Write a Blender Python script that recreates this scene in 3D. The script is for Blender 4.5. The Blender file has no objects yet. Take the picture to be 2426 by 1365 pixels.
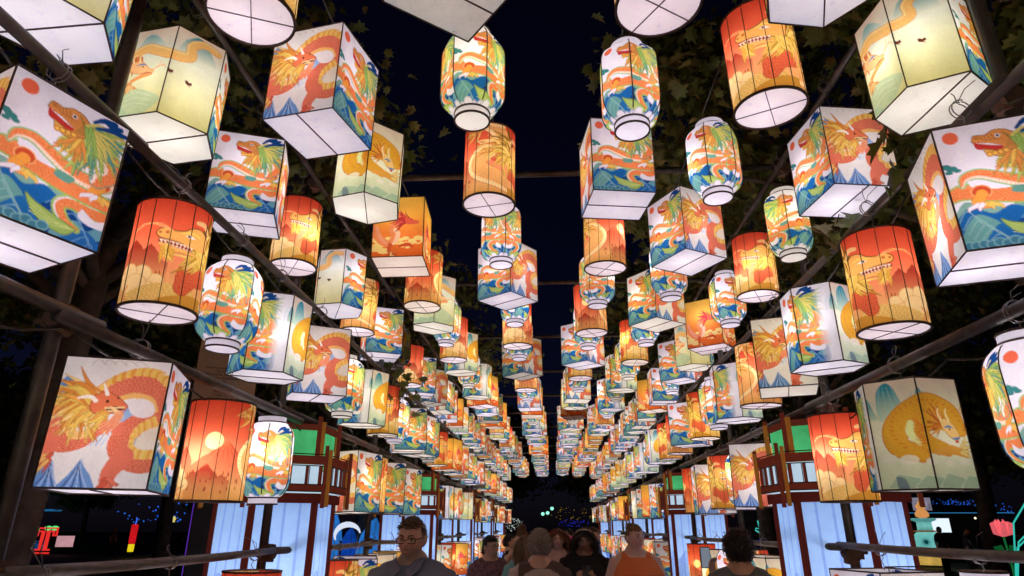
import bpy, math, random
import numpy as np
from mathutils import Vector, Matrix

# ================================================================ camera, night sky, moon, exposure
scene = bpy.context.scene
CAM_Z = 1.72
PITCH, YAW = math.radians(20.66), math.radians(3.39)
cam_d = bpy.data.cameras.new('camera'); cam = bpy.data.objects.new('camera', cam_d); scene.collection.objects.link(cam)
cam_d.sensor_width = 36.0; cam_d.lens = 36.0 * 1500 / 2426; cam_d.clip_start = 0.05; cam_d.clip_end = 500
cam.location = (0, 0, CAM_Z); cam.rotation_euler = (math.pi / 2 + PITCH, 0, YAW)
scene.camera = cam

world = bpy.data.worlds.new('World'); scene.world = world; world.use_nodes = True
wn = world.node_tree; bg = wn.nodes['Background']
sky = wn.nodes.new('ShaderNodeTexSky'); sky.sky_type = 'NISHITA'; sky.sun_disc = False
sky.sun_elevation = math.radians(12); sky.sun_rotation = math.radians(140)
tint = wn.nodes.new('ShaderNodeMix'); tint.data_type = 'RGBA'; tint.blend_type = 'MULTIPLY'; tint.inputs[0].default_value = 1
tint.inputs[7].default_value = (0.22, 0.20, 0.62, 1)
wn.links.new(sky.outputs[0], tint.inputs[6]); wn.links.new(tint.outputs[2], bg.inputs[0])
bg.inputs[1].default_value = 0.0034
sun_d = bpy.data.lights.new('moon', 'SUN'); sun_d.energy = 0.003; sun_d.angle = math.radians(0.5); sun_d.color = (0.8, 0.88, 1)
sun = bpy.data.objects.new('moon', sun_d); scene.collection.objects.link(sun); sun.rotation_euler = (math.radians(78), 0, math.radians(140))

vs = scene.view_settings; vs.view_transform = 'Standard'; vs.look = 'None'; vs.gamma = 1; vs.use_curve_mapping = False; vs.exposure = 0
cy = scene.cycles; cy.use_denoising = True; cy.max_bounces = 6; cy.diffuse_bounces = 3; cy.glossy_bounces = 2; cy.transmission_bounces = 3
cy.transparent_max_bounces = 8; cy.caustics_reflective = False; cy.caustics_refractive = False; cy.sample_clamp_indirect = 4; cy.use_light_tree = True

R = random.Random(11)
COL = scene.collection
PI = math.pi
# ================================================================ helpers
def mesh(name, v, f, mats, smooth=False, midx=None, col=None):
    me = bpy.data.meshes.new(name); me.from_pydata([tuple(p) for p in v], [], [tuple(int(i) for i in q) for q in f])
    for m in (mats if isinstance(mats, (list, tuple)) else [mats]): me.materials.append(m)
    if midx is not None: me.polygons.foreach_set('material_index', np.array(midx, np.int32))
    if smooth: me.polygons.foreach_set('use_smooth', np.ones(len(me.polygons), bool))
    if col is not None: add_col(me, col)
    me.update(); return me

def add_col(me, col):
    a = me.color_attributes.new('art', 'FLOAT_COLOR', 'POINT')
    c = np.ones((len(col), 4), np.float32); c[:, :3] = col; a.data.foreach_set('color', c.ravel())

def obj(name, me, parent=None, loc=None, rot=None):
    o = bpy.data.objects.new(name, me); COL.objects.link(o)
    if parent is not None: o.parent = parent
    if loc is not None: o.location = loc
    if rot is not None: o.rotation_euler = rot
    return o

def thing(name, label, cat, loc=(0, 0, 0), rz=0, group=None):
    o = bpy.data.objects.new(name, None); COL.objects.link(o); o.empty_display_size = 0.1
    o.location = loc; o.rotation_euler = (0, 0, rz); tag(o, label, cat, group); return o

def tag(o, label=None, cat=None, group=None, kind=None):
    if label: o['label'] = label
    if cat: o['category'] = cat
    if group: o['group'] = group
    if kind: o['kind'] = kind
    return o

def copy_tree(o, parent=None):
    c = o.copy(); COL.objects.link(c); c.parent = parent
    for ch in o.children: copy_tree(ch, c)
    return c

class MB:
    """collects simple solids into one mesh"""
    def __init__(s): s.v, s.f, s.m = [], [], []
    def add(s, v, f, m=0):
        b = len(s.v); s.v += [tuple(p) for p in v]; s.f += [tuple(i + b for i in q) for q in f]; s.m += [m] * len(f); return s
    def box(s, c, h, rz=0, m=0):
        cz, sz = math.cos(rz), math.sin(rz); v = []
        for z in (-1, 1):
            for y in (-1, 1):
                for x in (-1, 1):
                    a, b = x * h[0], y * h[1]; v.append((c[0] + a * cz - b * sz, c[1] + a * sz + b * cz, c[2] + z * h[2]))
        return s.add(v, [(0, 2, 3, 1), (4, 5, 7, 6), (0, 1, 5, 4), (2, 6, 7, 3), (0, 4, 6, 2), (1, 3, 7, 5)], m)
    def tube(s, pts, r, n=8, m=0, cap=True, ry=None):
        P = [Vector(p) for p in pts]; rs = r if isinstance(r, (list, tuple, np.ndarray)) else [r] * len(P)
        v, f = [], []; up = Vector((0, 0, 1)); last = None
        for i, p in enumerate(P):
            d = (P[min(i + 1, len(P) - 1)] - P[max(i - 1, 0)]).normalized()
            if last is None:
                a = d.cross(up if abs(d.z) < 0.95 else Vector((0, 1, 0))).normalized()
            else: a = (last - d * last.dot(d)).normalized()
            last = a; b = d.cross(a)
            for k in range(n):
                t = 2 * PI * k / n; v.append(p + a * (rs[i] * math.cos(t)) + b * ((rs[i] if ry is None else ry[i]) * math.sin(t)))
        for i in range(len(P) - 1):
            for k in range(n):
                j = (k + 1) % n; f.append((i * n + k, i * n + j, (i + 1) * n + j, (i + 1) * n + k))
        if cap: f.append(tuple(range(n - 1, -1, -1))); f.append(tuple(range((len(P) - 1) * n, len(P) * n)))
        return s.add(v, f, m)
    def lathe(s, prof, n=16, c=(0, 0, 0), m=0, cap=True):
        v, f = [], []
        for r, z in prof:
            for k in range(n): v.append((c[0] + r * math.cos(2 * PI * k / n), c[1] + r * math.sin(2 * PI * k / n), c[2] + z))
        for i in range(len(prof) - 1):
            for k in range(n):
                j = (k + 1) % n; f.append((i * n + k, i * n + j, (i + 1) * n + j, (i + 1) * n + k))
        if cap: f.append(tuple(range(n - 1, -1, -1))); f.append(tuple(range((len(prof) - 1) * n, len(prof) * n)))
        return s.add(v, f, m)
    def ring(s, r, z, w, n=24, m=0, c=(0, 0), sq=None):
        """a hoop of square section"""
        v, f = [], []
        for k in range(n):
            a = 2 * PI * k / n
            for dr, dz in ((-w, -w), (w, -w), (w, w), (-w, w)): v.append((c[0] + (r + dr) * math.cos(a), c[1] + (r + dr) * math.sin(a), z + dz))
        for k in range(n):
            j = (k + 1) % n
            for q in range(4): f.append((k * 4 + q, j * 4 + q, j * 4 + (q + 1) % 4, k * 4 + (q + 1) % 4))
        return s.add(v, f, m)
    def mesh(s, name, mats, smooth=False): return mesh(name, s.v, s.f, mats, smooth, s.m)

# ================================================================ materials
def new_mat(name):
    m = bpy.data.materials.new(name); m.use_nodes = True; nt = m.node_tree; nt.nodes.clear()
    out = nt.nodes.new('ShaderNodeOutputMaterial'); return m, nt, out

def N(nt, t, **kw):
    n = nt.nodes.new(t)
    for k, v in kw.items(): setattr(n, k, v)
    return n

def mixc(nt, mode, f, a, b):
    n = N(nt, 'ShaderNodeMix', data_type='RGBA', blend_type=mode)
    for s, q in ((0, f), (6, a), (7, b)):
        if isinstance(q, bpy.types.NodeSocket): nt.links.new(q, n.inputs[s])
        else: n.inputs[s].default_value = q if s == 0 else (*q[:3], 1)
    return n.outputs[2]

def noise(nt, scale, detail=3, coord='Object', rough=.6):
    tc = N(nt, 'ShaderNodeTexCoord'); n = N(nt, 'ShaderNodeTexNoise'); n.inputs['Scale'].default_value = scale
    n.inputs['Detail'].default_value = detail; n.inputs['Roughness'].default_value = rough
    nt.links.new(tc.outputs[coord], n.inputs['Vector']); return n.outputs[0]

def ramp(nt, fac, stops):
    r = N(nt, 'ShaderNodeValToRGB'); e = r.color_ramp.elements
    while len(e) < len(stops): e.new(0.5)
    for q, (p, c) in zip(e, stops): q.position = p; q.color = (*c[:3], 1)
    nt.links.new(fac, r.inputs[0]); return r.outputs[0]

def surf(name, c0, c1=None, scale=6, rough=.6, metal=0, bump=0.0, bscale=40, spec=.4, coat=0):
    """plain solid surface with colour grain and fine relief"""
    m, nt, out = new_mat(name); p = N(nt, 'ShaderNodeBsdfPrincipled')
    c1 = c0 if c1 is None else c1
    col = ramp(nt, noise(nt, scale, 5), [(.32, c0), (.68, c1)]); nt.links.new(col, p.inputs['Base Color'])
    p.inputs['Roughness'].default_value = rough; p.inputs['Metallic'].default_value = metal; p.inputs['Specular IOR Level'].default_value = spec
    if bump:
        b = N(nt, 'ShaderNodeBump'); b.inputs['Strength'].default_value = bump; nt.links.new(noise(nt, bscale, 4), b.inputs['Height']); nt.links.new(b.outputs[0], p.inputs['Normal'])
    nt.links.new(p.outputs[0], out.inputs[0]); return m

def attr_surf(name, rough=.6, grain=200, amt=.25, bump=.15, sss=0, bscale=None):
    """surface whose colour is carried by the mesh (skin with lips and brows, printed cloth)"""
    m, nt, out = new_mat(name); p = N(nt, 'ShaderNodeBsdfPrincipled'); a = N(nt, 'ShaderNodeAttribute', attribute_name='art')
    g = ramp(nt, noise(nt, grain, 3), [(.3, (1 - amt,) * 3), (.7, (1, 1, 1))]); c = mixc(nt, 'MULTIPLY', 1.0, a.outputs['Color'], g)
    nt.links.new(c, p.inputs['Base Color']); p.inputs['Roughness'].default_value = rough; p.inputs['Specular IOR Level'].default_value = .3
    if sss: p.inputs['Subsurface Weight'].default_value = sss; p.inputs['Subsurface Radius'].default_value = (.012, .006, .003)
    if bump:
        b = N(nt, 'ShaderNodeBump'); b.inputs['Strength'].default_value = bump; b.inputs['Distance'].default_value = .01
        nt.links.new(noise(nt, bscale or grain, 4), b.inputs['Height']); nt.links.new(b.outputs[0], p.inputs['Normal'])
    nt.links.new(p.outputs[0], out.inputs[0]); return m

def paper(name, emit, base=None, stains_and_shadows=False, sampling='NONE'):
    """translucent lantern paper: glows with the light scattered inside and passes the bulb's light"""
    m, nt, out = new_mat(name)
    if base is None:
        a = N(nt, 'ShaderNodeAttribute', attribute_name='art'); c = a.outputs['Color']
    else:
        c = N(nt, 'ShaderNodeRGB'); c.outputs[0].default_value = (*base, 1); c = c.outputs[0]
    g = ramp(nt, noise(nt, 150, 2), [(.3, (.9, .9, .9)), (.7, (1, 1, 1))]); c = mixc(nt, 'MULTIPLY', 1, c, g)
    g2 = ramp(nt, noise(nt, 5, 4), [(.3, (.80, .80, .80)), (.7, (1, 1, 1))]); c = mixc(nt, 'MULTIPLY', 1, c, g2)  # crease shading worked into the paper colour as slow tone changes
    if stains_and_shadows:
        s = ramp(nt, noise(nt, 17, 5, 'Object', .7), [(.29, (.22, .19, .17)), (.32, (.78, .77, .76)), (.40, (1, 1, 1))]); c = mixc(nt, 'MULTIPLY', .8, c, s)  # stain specks, plus shadows of leaves and insects painted into the paper
    oi = N(nt, 'ShaderNodeObjectInfo'); e = mixc(nt, 'MULTIPLY', 1, c, oi.outputs['Color'])
    em = N(nt, 'ShaderNodeEmission'); em.inputs[1].default_value = emit; nt.links.new(e, em.inputs[0])
    tr = N(nt, 'ShaderNodeBsdfTranslucent'); nt.links.new(c, tr.inputs[0]); df = N(nt, 'ShaderNodeBsdfDiffuse'); nt.links.new(c, df.inputs[0])
    mx = N(nt, 'ShaderNodeMixShader'); mx.inputs[0].default_value = .35; nt.links.new(tr.outputs[0], mx.inputs[1]); nt.links.new(df.outputs[0], mx.inputs[2])
    ad = N(nt, 'ShaderNodeAddShader'); nt.links.new(em.outputs[0], ad.inputs[0]); nt.links.new(mx.outputs[0], ad.inputs[1]); nt.links.new(ad.outputs[0], out.inputs[0])
    m.cycles.emission_sampling = sampling; return m

def glow(name, c, strength=1.0, sampling='AUTO', var=.0, scale=8):
    """a lit lamp skin, tube or screen"""
    m, nt, out = new_mat(name); em = N(nt, 'ShaderNodeEmission'); em.inputs[1].default_value = strength
    if var:
        col = ramp(nt, noise(nt, scale, 3), [(.3, tuple(q * (1 - var) for q in c)), (.7, c)]); nt.links.new(col, em.inputs[0])
    else: em.inputs[0].default_value = (*c, 1)
    nt.links.new(em.outputs[0], out.inputs[0]); m.cycles.emission_sampling = sampling; return m

def leafmat(name, c0, c1):
    m, nt, out = new_mat(name)
    c = ramp(nt, noise(nt, 2.2, 3), [(.3, c0), (.7, c1)])
    df = N(nt, 'ShaderNodeBsdfPrincipled'); df.inputs['Roughness'].default_value = .45; nt.links.new(c, df.inputs['Base Color']); df.inputs['Specular IOR Level'].default_value = .35
    tr = N(nt, 'ShaderNodeBsdfTranslucent'); nt.links.new(c, tr.inputs[0]); mx = N(nt, 'ShaderNodeMixShader'); mx.inputs[0].default_value = .3
    nt.links.new(df.outputs[0], mx.inputs[1]); nt.links.new(tr.outputs[0], mx.inputs[2]); nt.links.new(mx.outputs[0], out.inputs[0]); return m
# ---------------------------------------------------------------- printed artwork (flat print on the paper, kept as a colour attribute)
def lin(r, g, b):
    c = np.array([r, g, b], float) / 255.0
    return np.where(c <= 0.04045, c / 12.92, ((c + 0.055) / 1.055) ** 2.4)

def spline(pts, n=10):
    p = np.array(pts, float)
    if len(p) < 3: return p
    p = np.vstack([2 * p[0] - p[1], p, 2 * p[-1] - p[-2]])
    out = []
    for i in range(1, len(p) - 2):
        t = np.linspace(0, 1, n, endpoint=False)[:, None]
        a, b, c, d = p[i - 1], p[i], p[i + 1], p[i + 2]
        out.append(0.5 * (2 * b + (c - a) * t + (2 * a - 5 * b + 4 * c - d) * t ** 2 + (3 * b - a - 3 * c + d) * t ** 3))
    return np.vstack(out + [p[-2][None]])

class Paint:
    """A small vector painter: x 0..1 across, y 0..1 down, distances in units of the height."""
    SS = 2
    def __init__(s, nx, ny, asp, bg):
        s.nx, s.ny, s.asp = nx, ny, asp
        s.W, s.H = nx * s.SS, ny * s.SS
        xs = (np.arange(s.W) + 0.5) / s.W * asp; ys = (np.arange(s.H) + 0.5) / s.H
        s.X, s.Y = np.meshgrid(xs, ys)
        s.C = np.zeros((s.H, s.W, 3)); s.C[:] = bg
        s.rng = np.random.RandomState(5)
    def xf(s, pts):
        p = np.array(pts, float).reshape(-1, 2).copy(); p[:, 0] *= s.asp; return p
    def box(s, p, pad):
        x0 = int(max(0, (p[:, 0].min() - pad) / s.asp * s.W)); x1 = int(min(s.W, (p[:, 0].max() + pad) / s.asp * s.W + 2))
        y0 = int(max(0, (p[:, 1].min() - pad) * s.H)); y1 = int(min(s.H, (p[:, 1].max() + pad) * s.H + 2))
        return (slice(y0, max(y0, y1)), slice(x0, max(x0, x1)))
    def put(s, sl, m, col, a=1.0):
        if not m.any(): return
        if callable(col): col = col(s.X[sl][m] / s.asp, s.Y[sl][m])
        v = s.C[sl]; v[m] = v[m] * (1 - a) + np.asarray(col) * a; s.C[sl] = v
    def inside(s, sl, p):
        X, Y = s.X[sl], s.Y[sl]; m = np.zeros(X.shape, bool)
        q = np.roll(p, -1, 0)
        for (x0, y0), (x1, y1) in zip(p, q):
            if y0 == y1: continue
            m ^= ((y0 > Y) != (y1 > Y)) & (X < (x1 - x0) * (Y - y0) / (y1 - y0) + x0)
        return m
    def seg(s, sl, p):
        """nearest point on a polyline: distance, parameter, signed side"""
        X, Y = s.X[sl], s.Y[sl]; best = np.full(X.shape, 9.0); T = np.zeros(X.shape); S = np.zeros(X.shape)
        n = len(p) - 1
        for i in range(n):
            a, d = p[i], p[i + 1] - p[i]; L = max(d @ d, 1e-12)
            t = np.clip(((X - a[0]) * d[0] + (Y - a[1]) * d[1]) / L, 0, 1)
            dx, dy = X - a[0] - t * d[0], Y - a[1] - t * d[1]; q = np.hypot(dx, dy); m = q < best
            best[m] = q[m]; T[m] = (i + t[m]) / n; S[m] = np.sign(d[0] * dy[m] - d[1] * dx[m])
        return best, T, S
    def poly(s, pts, col, edge=None, ew=0.004, a=1.0, smooth=False):
        p = s.xf(pts)
        if smooth: p = spline(np.vstack([p, p[:1]]), 6)[:-1]
        sl = s.box(p, ew)
        if s.X[sl].size == 0: return
        s.put(sl, s.inside(sl, p), col, a)
        if edge is not None:
            d, _, _ = s.seg(sl, np.vstack([p, p[:1]])); s.put(sl, d < ew, edge, a)
    def ell(s, x, y, rx, ry, col, a=1.0, edge=None):
        t = np.linspace(0, 2 * np.pi, 28, endpoint=False)
        s.poly(np.c_[x + rx / s.asp * np.cos(t), y + ry * np.sin(t)], col, edge, a=a)
    def rib(s, pts, r, col, edge=None, ew=0.006, n=8, a=1.0):
        """ribbon of changing radius; col may be f(t, side -1..1, length)"""
        p = spline(s.xf(pts), n) if len(pts) > 2 else s.xf(pts)
        r = np.atleast_1d(np.array(r, float)); rm = r.max() + ew
        sl = s.box(p, rm)
        if s.X[sl].size == 0: return
        d, T, S = s.seg(sl, p)
        R = np.interp(T, np.linspace(0, 1, len(r)), r) if len(r) > 1 else np.full(T.shape, r[0])
        if edge is not None: s.put(sl, d < R + ew, edge, a)
        m = d < R
        if not m.any(): return
        if callable(col):
            L = np.hypot(*np.diff(p, axis=0).T).sum()
            c = col(T[m], (S * d / np.maximum(R, 1e-6))[m], L, R[m])
        else: c = col
        v = s.C[sl]; v[m] = v[m] * (1 - a) + c * a; s.C[sl] = v
    def mane(s, x, y, ang, spread, length, n, cols, r=0.014, curl=0.5, jit=0.03):
        for i in range(n):
            f = i / max(n - 1, 1) - 0.5; A = ang + spread * f + s.rng.uniform(-.12, .12); l = length * s.rng.uniform(.7, 1.15)
            x0 = x * s.asp + s.rng.uniform(-jit, jit); y0 = y + s.rng.uniform(-jit, jit); k = curl * s.rng.uniform(-.4, 1)
            cc = cols[s.rng.randint(len(cols))]
            P = [(x0, y0), (x0 + .5 * l * math.cos(A), y0 + .5 * l * math.sin(A)), (x0 + l * math.cos(A + k), y0 + l * math.sin(A + k))]
            s.rib([(q[0] / s.asp, q[1]) for q in P], [r, r * .8, .001], cc, edge=cc * .55, ew=.0032, n=4)
    def out(s):
        return s.C.reshape(s.ny, s.SS, s.nx, s.SS, 3).mean((1, 3))

def scales(c0, c1, size=0.022, belly=None, bw=0.35, side=1):
    def f(t, sd, L, R):
        a = t * L / size; b = sd * R / size
        q = (a + 0.5 * (np.floor(b) % 2) + 0.35 * np.cos(2 * np.pi * (b % 1 - .5))) % 1
        k = np.where(q < 0.22, 1.0, 0.15 * q)[:, None]
        c = c0 * (1 - k) + c1 * k
        if belly is not None:
            m = (sd * side) > 1 - 2 * bw
            st = ((t * L / (size * .9)) % 1 < 0.25)[:, None]
            c = np.where(m[:, None], np.where(st, belly * .55 + c0 * .45, belly), c)
        return c
    return f

def vgrad(stops):
    ys = [q[0] for q in stops]; cs = np.array([q[1] for q in stops])
    return lambda x, y: np.stack([np.interp(y, ys, cs[:, k]) for k in range(3)], -1)

ORG, ORD, ORL = lin(232, 112, 58), lin(205, 80, 48), lin(246, 178, 118)
YEL, GRN, TEA = lin(240, 200, 96), lin(160, 190, 100), lin(98, 155, 140)
BLU, BLD, BLL = lin(30, 98, 165), lin(22, 66, 130), lin(120, 168, 205)
WHT, SUN, DRK = lin(236, 232, 242), lin(232, 106, 74), lin(60, 40, 40)

def green_dragon(P, ox=0.0, sx=1.0, oy=0.0, sy=1.0, flip=False, clouds=False, fade=False):
    def X(pts): return [((ox + sx * ((1 - a) if flip else a)), oy + sy * b) for a, b in pts]
    sg = -1 if flip else 1
    # blue and green hills
    for pts, c in (([(0, .72), (.1, .63), (.25, .66), (.42, .70), (.6, .64), (.8, .66), (1, .60), (1, 1), (0, 1)], lin(126, 172, 160)),
                   ([(0, .76), (.14, .67), (.3, .74), (.45, .69), (.62, .73), (.84, .66), (1, .70), (1, 1), (0, 1)], BLU),
                   ([(0, .90), (.08, .80), (.17, .735), (.27, .77), (.34, .84), (.22, .90), (.14, 1), (.0, 1)], lin(104, 162, 158)),
                   ([(.46, .82), (.62, .75), (.78, .82), (.92, .75), (1, .78), (1, 1), (.4, 1)], BLD),
                   ([(.18, .98), (.26, .86), (.36, .82), (.46, .90), (.44, 1), (.16, 1)], lin(36, 108, 172)),
                   ([(.6, .92), (.74, .84), (.86, .88), (.97, .80), (1, .84), (1, .9), (.86, .96), (.7, 1), (.58, 1)], lin(104, 160, 176)),
                   ([(.7, .97), (.84, .88), (1, .95), (1, 1), (.66, 1)], lin(40, 104, 170))):
        P.poly(X(pts), c, smooth=True)
    for k in range(7):
        y0 = .7 + .04 * k
        P.rib(X([(.5 + .05 * k, y0 + .1), (.62 + .05 * k, y0 + .02), (.78 + .03 * k, y0 + .1)]), .0035, BLL, a=.8)
        P.rib(X([(.0 + .03 * k, y0 + .1), (.1 + .04 * k, y0 + .0), (.2 + .05 * k, y0 + .12)]), .003, lin(150, 195, 190), a=.8)
    # sun and pine
    c = X([(.14, .10)])[0]; P.ell(c[0], c[1], .052 * sy, .052 * sy, SUN)
    for a, b, r in ((.03, .33, .03), (.08, .35, .032), (.12, .37, .022), (.05, .38, .022)):
        c = X([(a, b)])[0]; P.ell(c[0], c[1], r * sy * 1.2, r * sy * .7, lin(58, 128, 128))
    # tail, rear coil
    P.rib(X([(1.05, .73), (.86, .74), (.68, .73), (.6, .78), (.66, .86), (.78, .9)]), np.array([.05, .042, .036, .034, .026, .01]) * sy, scales(ORG, ORL, .02 * sy, WHT, .18, sg), edge=GRN, ew=.014 * sy)
    P.poly(X([(.78, .9), (.6, .86), (.42, .82), (.34, .79), (.42, .89), (.56, .95), (.7, .96)]), GRN, edge=lin(110, 140, 70), ew=.003, smooth=True)
    for k in range(4): P.rib(X([(.76, .905), (.58, .89 + .012 * k), (.4, .83 + .022 * k)]), .0025, lin(205, 215, 130))
    P.poly(X([(.78, .74), (.9, .79), (1, .77), (1, .83), (.86, .84), (.76, .8)]), WHT, smooth=True)
    # main body
    P.rib(X([(-.05, .6), (.12, .55), (.3, .585), (.55, .62), (.8, .64), (1.06, .66)]), np.array([.03, .055, .05, .056, .055, .04]) * sy, scales(ORG, ORL, .022 * sy), edge=GRN, ew=.013 * sy)
    P.rib(X([(.98, .46), (.86, .53), (.66, .53), (.45, .47), (.28, .42), (.16, .44), (.12, .50)]), np.array([.05, .05, .046, .04, .034, .026, .012]) * sy, scales(ORG, ORL, .02 * sy, lin(250, 226, 205), .3, -sg), edge=lin(150, 195, 140), ew=.011 * sy)
    P.poly(X([(.18, .46), (.34, .5), (.5, .55), (.36, .55), (.2, .52)]), WHT, smooth=True)
    P.poly(X([(.52, .54), (.66, .56), (.62, .61), (.5, .59)]), TEA, smooth=True)
    # legs with claws
    for lx, ly in ((.26, .56), (.88, .52)):
        P.ell(*X([(lx, ly)])[0], .062 * sy, .05 * sy, ORD, edge=ORL)
        P.rib(X([(lx, ly + .02), (lx - .06, ly + .09), (lx + .03, ly + .11)]), np.array([.036, .03, .024]) * sy, lin(240, 160, 70), edge=ORD, ew=.003)
        for d in (-.13, -.05, .05, .12):
            P.rib(X([(lx + d * .4, ly + .1), (lx + d, ly + .125), (lx + d * 1.1, ly + .15)]), np.array([.016, .012, .002]) * sy, YEL if d > 0 else WHT, edge=lin(190, 110, 60), ew=.002)
    # little flower held up
    c = X([(.58, .38)])[0]; P.ell(c[0], c[1], .045 * sy, .035 * sy, lin(240, 225, 130))
    P.rib(X([(.6, .33), (.7, .34), (.68, .41), (.74, .42)]), np.array([.02, .026, .03, .02]) * sy, lin(242, 165, 60))
    # neck
    P.rib(X([(.8, .24), (.9, .33), (.93, .42), (.84, .5)]), np.array([.075, .062, .058, .05]) * sy, scales(ORG, ORL, .02 * sy, lin(250, 232, 220), .32, sg), edge=TEA, ew=.008 * sy)
    # mane and head
    hx, hy = X([(.62, .19)])[0]
    A0 = math.pi * .18 if not flip else math.pi * .82
    P.mane(hx + .03 * sx * sg, hy - .02 * sy, A0 + .15 * sg, 2.3, .33 * sy, 58, [GRN, lin(190, 205, 110), lin(120, 170, 120), lin(205, 190, 90), TEA], .016 * sy, .4)
    P.mane(hx - .05 * sx * sg, hy + .06 * sy, math.pi * .5, 1.2, .18 * sy, 26, [lin(235, 190, 90), lin(200, 195, 100), lin(225, 150, 75)], .014 * sy, .2)
    P.poly(X([(.30, .16), (.33, .11), (.42, .115), (.5, .085), (.6, .1), (.68, .16), (.66, .24), (.55, .27), (.46, .24), (.42, .2)]), lin(218, 142, 74), edge=lin(130, 85, 50), ew=.003, smooth=True)
    P.poly(X([(.31, .165), (.42, .18), (.54, .22), (.5, .255), (.4, .235), (.33, .22)]), lin(190, 55, 50), smooth=True)
    P.poly(X([(.33, .17), (.44, .185), (.54, .22), (.44, .2)]), WHT)
    P.poly(X([(.38, .225), (.5, .255), (.56, .27), (.5, .3), (.4, .27)]), lin(225, 175, 85), edge=lin(150, 95, 50), ew=.003, smooth=True)
    for k in range(4):
        c = X([(.42 + .045 * k, .275 - .004 * k)])[0]; P.ell(c[0], c[1], .019 * sy, .017 * sy, lin(238, 190, 84), edge=lin(190, 120, 60))
    c = X([(.52, .135)])[0]; P.ell(c[0], c[1], .017 * sy, .015 * sy, WHT); P.ell(c[0], c[1], .010 * sy, .010 * sy, lin(25, 25, 40))
    for k in range(5): P.rib(X([(.56 + .02 * k, .11 + .012 * k), (.6 + .015 * k, .17 + .01 * k), (.56 + .02 * k, .24)]), .0028, lin(150, 120, 60))
    for k in range(4): P.rib(X([(.38 + .03 * k, .125 - .004 * k), (.4 + .03 * k, .15), (.43 + .03 * k, .165)]), .0025, lin(170, 105, 55))
    c = X([(.35, .13)])[0]; P.ell(c[0], c[1], .018 * sy, .014 * sy, lin(190, 120, 60))
    P.mane(hx + .05 * sx * sg, hy - .01, A0 - .1 * sg, 1.9, .2 * sy, 22, [lin(150, 185, 95), lin(215, 205, 110)], .01 * sy, .3)
    for pts in ([(.68, .1), (.76, .05), (.86, .03)], [(.72, .13), (.84, .095), (.97, .085)], [(.76, .05), (.84, .065), (.92, .05)]):
        P.rib(X(pts), np.array([.010, .020, .018]) * sy, BLD)
    if clouds:
        for k in range(9):
            c = X([(k / 8 * 1.1 - .05, .985 + .02 * math.sin(k * 2.3))])[0]; P.ell(c[0], c[1], .075 * sy, .07 * sy, WHT, edge=lin(210, 205, 220))

def art_green(nx, ny, asp):
    P = Paint(nx, ny, asp, WHT); green_dragon(P)
    for k in range(9):
        P.ell(.04 + .06 * k, .965 + .012 * math.sin(3 * k), .035, .03, lin(70, 130, 150), edge=lin(130, 180, 185))
    return P.out()

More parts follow.
